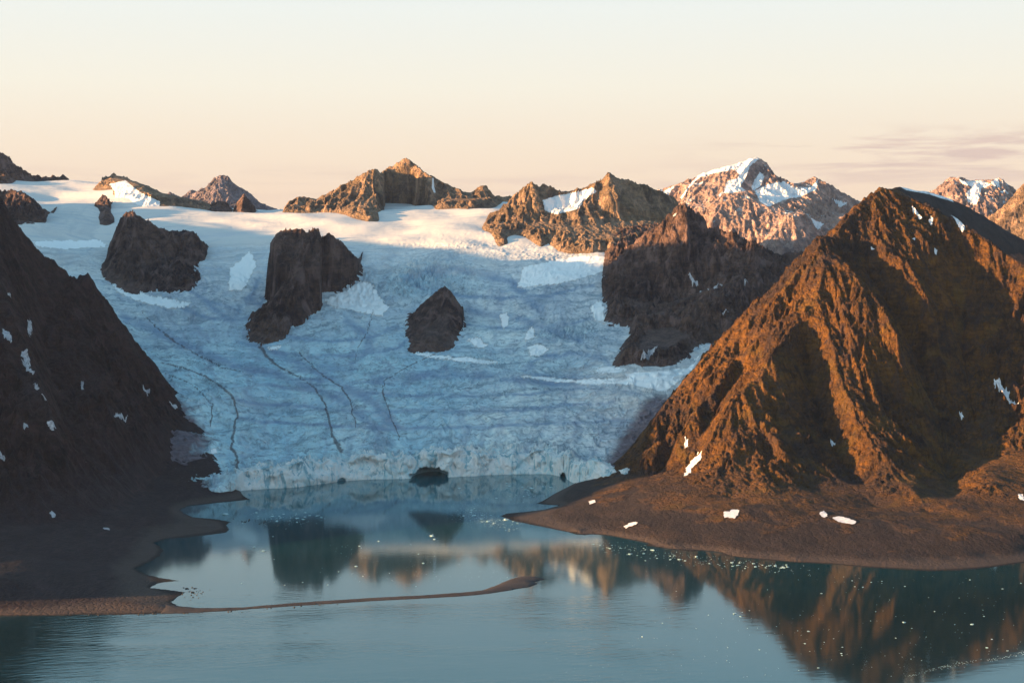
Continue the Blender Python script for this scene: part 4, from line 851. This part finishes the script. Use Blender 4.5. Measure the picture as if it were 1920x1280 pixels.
# ---------------------------------------------------------------- boulders and floating ice
def boulder_mat():
    m, t = new_mat('boulder_stone')
    n = t.noise(t.add('ShaderNodeNewGeometry').outputs['Position'], .8, 5, .7)
    c = t.mix(t.mapr(n, .35, .7), (.030, .024, .022, 1), (.075, .058, .050, 1))
    p = t.add('ShaderNodeBsdfPrincipled', {'Base Color': c, 'Roughness': .9})
    t.add('ShaderNodeOutputMaterial', {0: p.outputs[0]}); return m
def floe_mat():
    m, t = new_mat('floating_ice')
    n = t.noise(t.add('ShaderNodeNewGeometry').outputs['Position'], .5, 4, .6)
    c = t.mix(t.mapr(n, .35, .65), (.48, .56, .58, 1), (.24, .46, .52, 1))
    p = t.add('ShaderNodeBsdfPrincipled', {'Base Color': c, 'Roughness': .4})
    t.add('ShaderNodeOutputMaterial', {0: p.outputs[0]}); return m
M_boulder, M_floe = boulder_mat(), floe_mat()
import bmesh
def lump(kind, seed):
    rs = np.random.RandomState(seed); bm = bmesh.new(); bmesh.ops.create_icosphere(bm, subdivisions=2, radius=1)
    ax = 1+.3*rs.randn(3)*.6; ph = rs.rand(3)*9
    for v in bm.verts:
        c = v.co; r = 1+.22*math.sin(c.x*2.7+ph[0])*math.cos(c.y*2.3+ph[1])+.16*math.sin(c.z*4+ph[2]+c.x*3)+.06*rs.randn()
        v.co = c*r
        v.co.x *= abs(ax[0]); v.co.y *= abs(ax[1])
        if kind == 'floe':
            v.co.z = max(min(v.co.z*.5, .28+.10*math.sin(v.co.x*3+ph[0])), -.25)
        else: v.co.z *= .72
    me = bpy.data.meshes.new('ice_floe' if kind == 'floe' else 'boulder'); bm.to_mesh(me); bm.free(); me.materials.append(M_floe if kind == 'floe' else M_boulder); return me
FL = [lump('floe', k) for k in range(7)]; BL = [lump('rock', 50+k) for k in range(6)]
rs = np.random.RandomState(5)
def put(me, name, x, y, z, s, label, cat, group, flat=1.0):
    o = bpy.data.objects.new(name, me); C.objects.link(o); o.location = (x, y, z); o.scale = (s*(.8+.5*rs.rand()), s*(.8+.6*rs.rand()), s*flat*(.8+.4*rs.rand())); o.rotation_euler = (0, 0, rs.rand()*6.28)
    return tag(o, label, cat, group)
LAND = []
def on_water(x, y):
    return not (float(RMf(np.array([x]), np.array([y]))[0]) > -.3 or float(LMf(np.array([x]), np.array([y]))[0]) > -.3)
def floes(n, sampler, smin, smax, label, group):
    k = 0; tries = 0
    while k < n and tries < n*20:
        tries += 1; px, py = sampler(); x, y, _ = W(px, py)
        if not on_water(x, y): continue
        s = smin+(smax-smin)*rs.rand()**2.5
        if k == 0: s = smax*1.25
        put(FL[rs.randint(len(FL))], 'ice_floe', x, y, .1*s, s, label.replace('small ', 'largest ').replace('tiny ', 'largest ') if k == 0 else label, 'ice floe', group); k += 1
def along(line, spread, bias=0):
    line = np.array(line, float)
    def f():
        t = rs.rand()*(len(line)-1); i = int(t); q = line[i]+(line[i+1]-line[i])*(t-i)
        return q[0]+rs.randn()*spread*3, q[1]+bias+abs(rs.randn())*spread if bias else q[1]+rs.randn()*spread
    return f
def blob(cx, cy, rx, ry): return lambda: (cx+rs.randn()*rx, cy+rs.randn()*ry)
def box(x0, x1, y0, y1): return lambda: (x0+rs.rand()*(x1-x0), y0+rs.rand()*(y1-y0))
floes(45, blob(970, 918, 60, 9), .8, 2.6, 'small ice floe drifting close under the calving ice face near the right cave', 'ice floes by the right end of the ice face')
floes(40, along([(880, 955), (905, 972), (935, 978), (960, 990)], 4), .8, 2.6, 'small ice floe in the streak off the tip of the right shore point', 'ice floes off the shore point')
floes(34, blob(535, 970, 45, 6), .9, 3.4, 'small ice floe in the loose cluster on the left of the inner lake', 'ice floes on the inner lake')
floes(26, box(430, 820, 1000, 1100), .7, 2.2, 'tiny ice floe scattered over the mirror-calm water behind the gravel spit', 'ice floes behind the gravel spit')
floes(72, along([(1130, 1012), (1200, 1024), (1300, 1038), (1400, 1050), (1480, 1058)], 7, 4), .6, 2.2, 'small ice floe strung along the beach under the big orange mountain', 'ice floes along the right beach')
floes(50, box(1480, 1915, 1075, 1270), .5, 1.5, 'tiny ice floe on the dark open water in the lower right corner', 'ice floes on the dark water')
floes(18, box(1180, 1480, 1090, 1270), .5, 1.4, 'tiny ice floe on the brown mirrored flank of the mountain', 'ice floes over the mountain reflection')
def brash():
    V = []; Fc = []
    def add(px, py, r):
        x, y, _ = W(px, py)
        b = len(V); n = 5; a0 = rs.rand()*6
        for k in range(n):
            a = a0+k*6.283/n; q = r*(.7+.6*rs.rand()); V.append((x+q*math.cos(a), y+q*math.sin(a)*1.3, .02))
        V.append((x, y, .12+.25*r))
        for k in range(n): Fc.append((b+k, b+(k+1) % n, b+n))
    for _ in range(420): add(*along([(860, 950), (890, 968), (930, 975), (955, 985)], 7)(), .3+.5*rs.rand())
    for _ in range(420): add(*blob(975, 916, 75, 11)(), .3+.6*rs.rand())
    for _ in range(240):
        q = along([(1110, 1008), (1200, 1024), (1300, 1038), (1400, 1050), (1520, 1062)], 9, 2)(); add(*q, .25+.45*rs.rand())
    for _ in range(160): add(*blob(535, 972, 60, 9)(), .3+.5*rs.rand())
    for _ in range(130): add(*along([(1700, 1268), (1760, 1252), (1800, 1243), (1860, 1236), (1920, 1222)], 1.6)(), .2+.35*rs.rand())
    for _ in range(300): add(*box(1000, 1920, 1070, 1270)(), .15+.3*rs.rand())
    for _ in range(200): add(*box(600, 1060, 1020, 1090)(), .2+.35*rs.rand())
    o = mesh_raw('brash_ice', V, Fc, M_floe, origin=(0, 2000, 0), smooth=False)
    return tag(o, 'fine brash ice crumbs strewn over the water', 'brash ice', kind='stuff')
brash()
def boulders(n, sampler, smin, smax, z, label, group):
    for _ in range(n):
        px, py = sampler(); x, y, _ = W(px, py); s = smin+(smax-smin)*rs.rand()**2
        put(BL[rs.randint(len(BL))], 'boulder', x, y, z+.15*s, s, label, 'boulder', group)
boulders(30, blob(362, 1109, 14, 5), .6, 1.8, 0, 'dark boulder standing in the shallow water at the inner root of the gravel spit', 'boulders at the root of the spit')
boulders(26, along([(420, 1146), (480, 1142), (540, 1137), (600, 1133), (660, 1129)], 1.6), .5, 1.4, 0, 'small dark rock at the water edge along the outer side of the gravel spit', 'rocks along the spit')
boulders(24, along([(436, 976), (470, 974), (500, 980), (530, 984)], 2.5), .7, 1.6, 0, 'dark rock breaking the water off the rounded left gravel point', 'rocks off the left gravel point')
boulders(20, along([(160, 1153), (240, 1152), (300, 1150), (380, 1148)], 1.2), .5, 1.5, .1, 'small rock on the shoreline of the left gravel beach', 'rocks on the left beach')
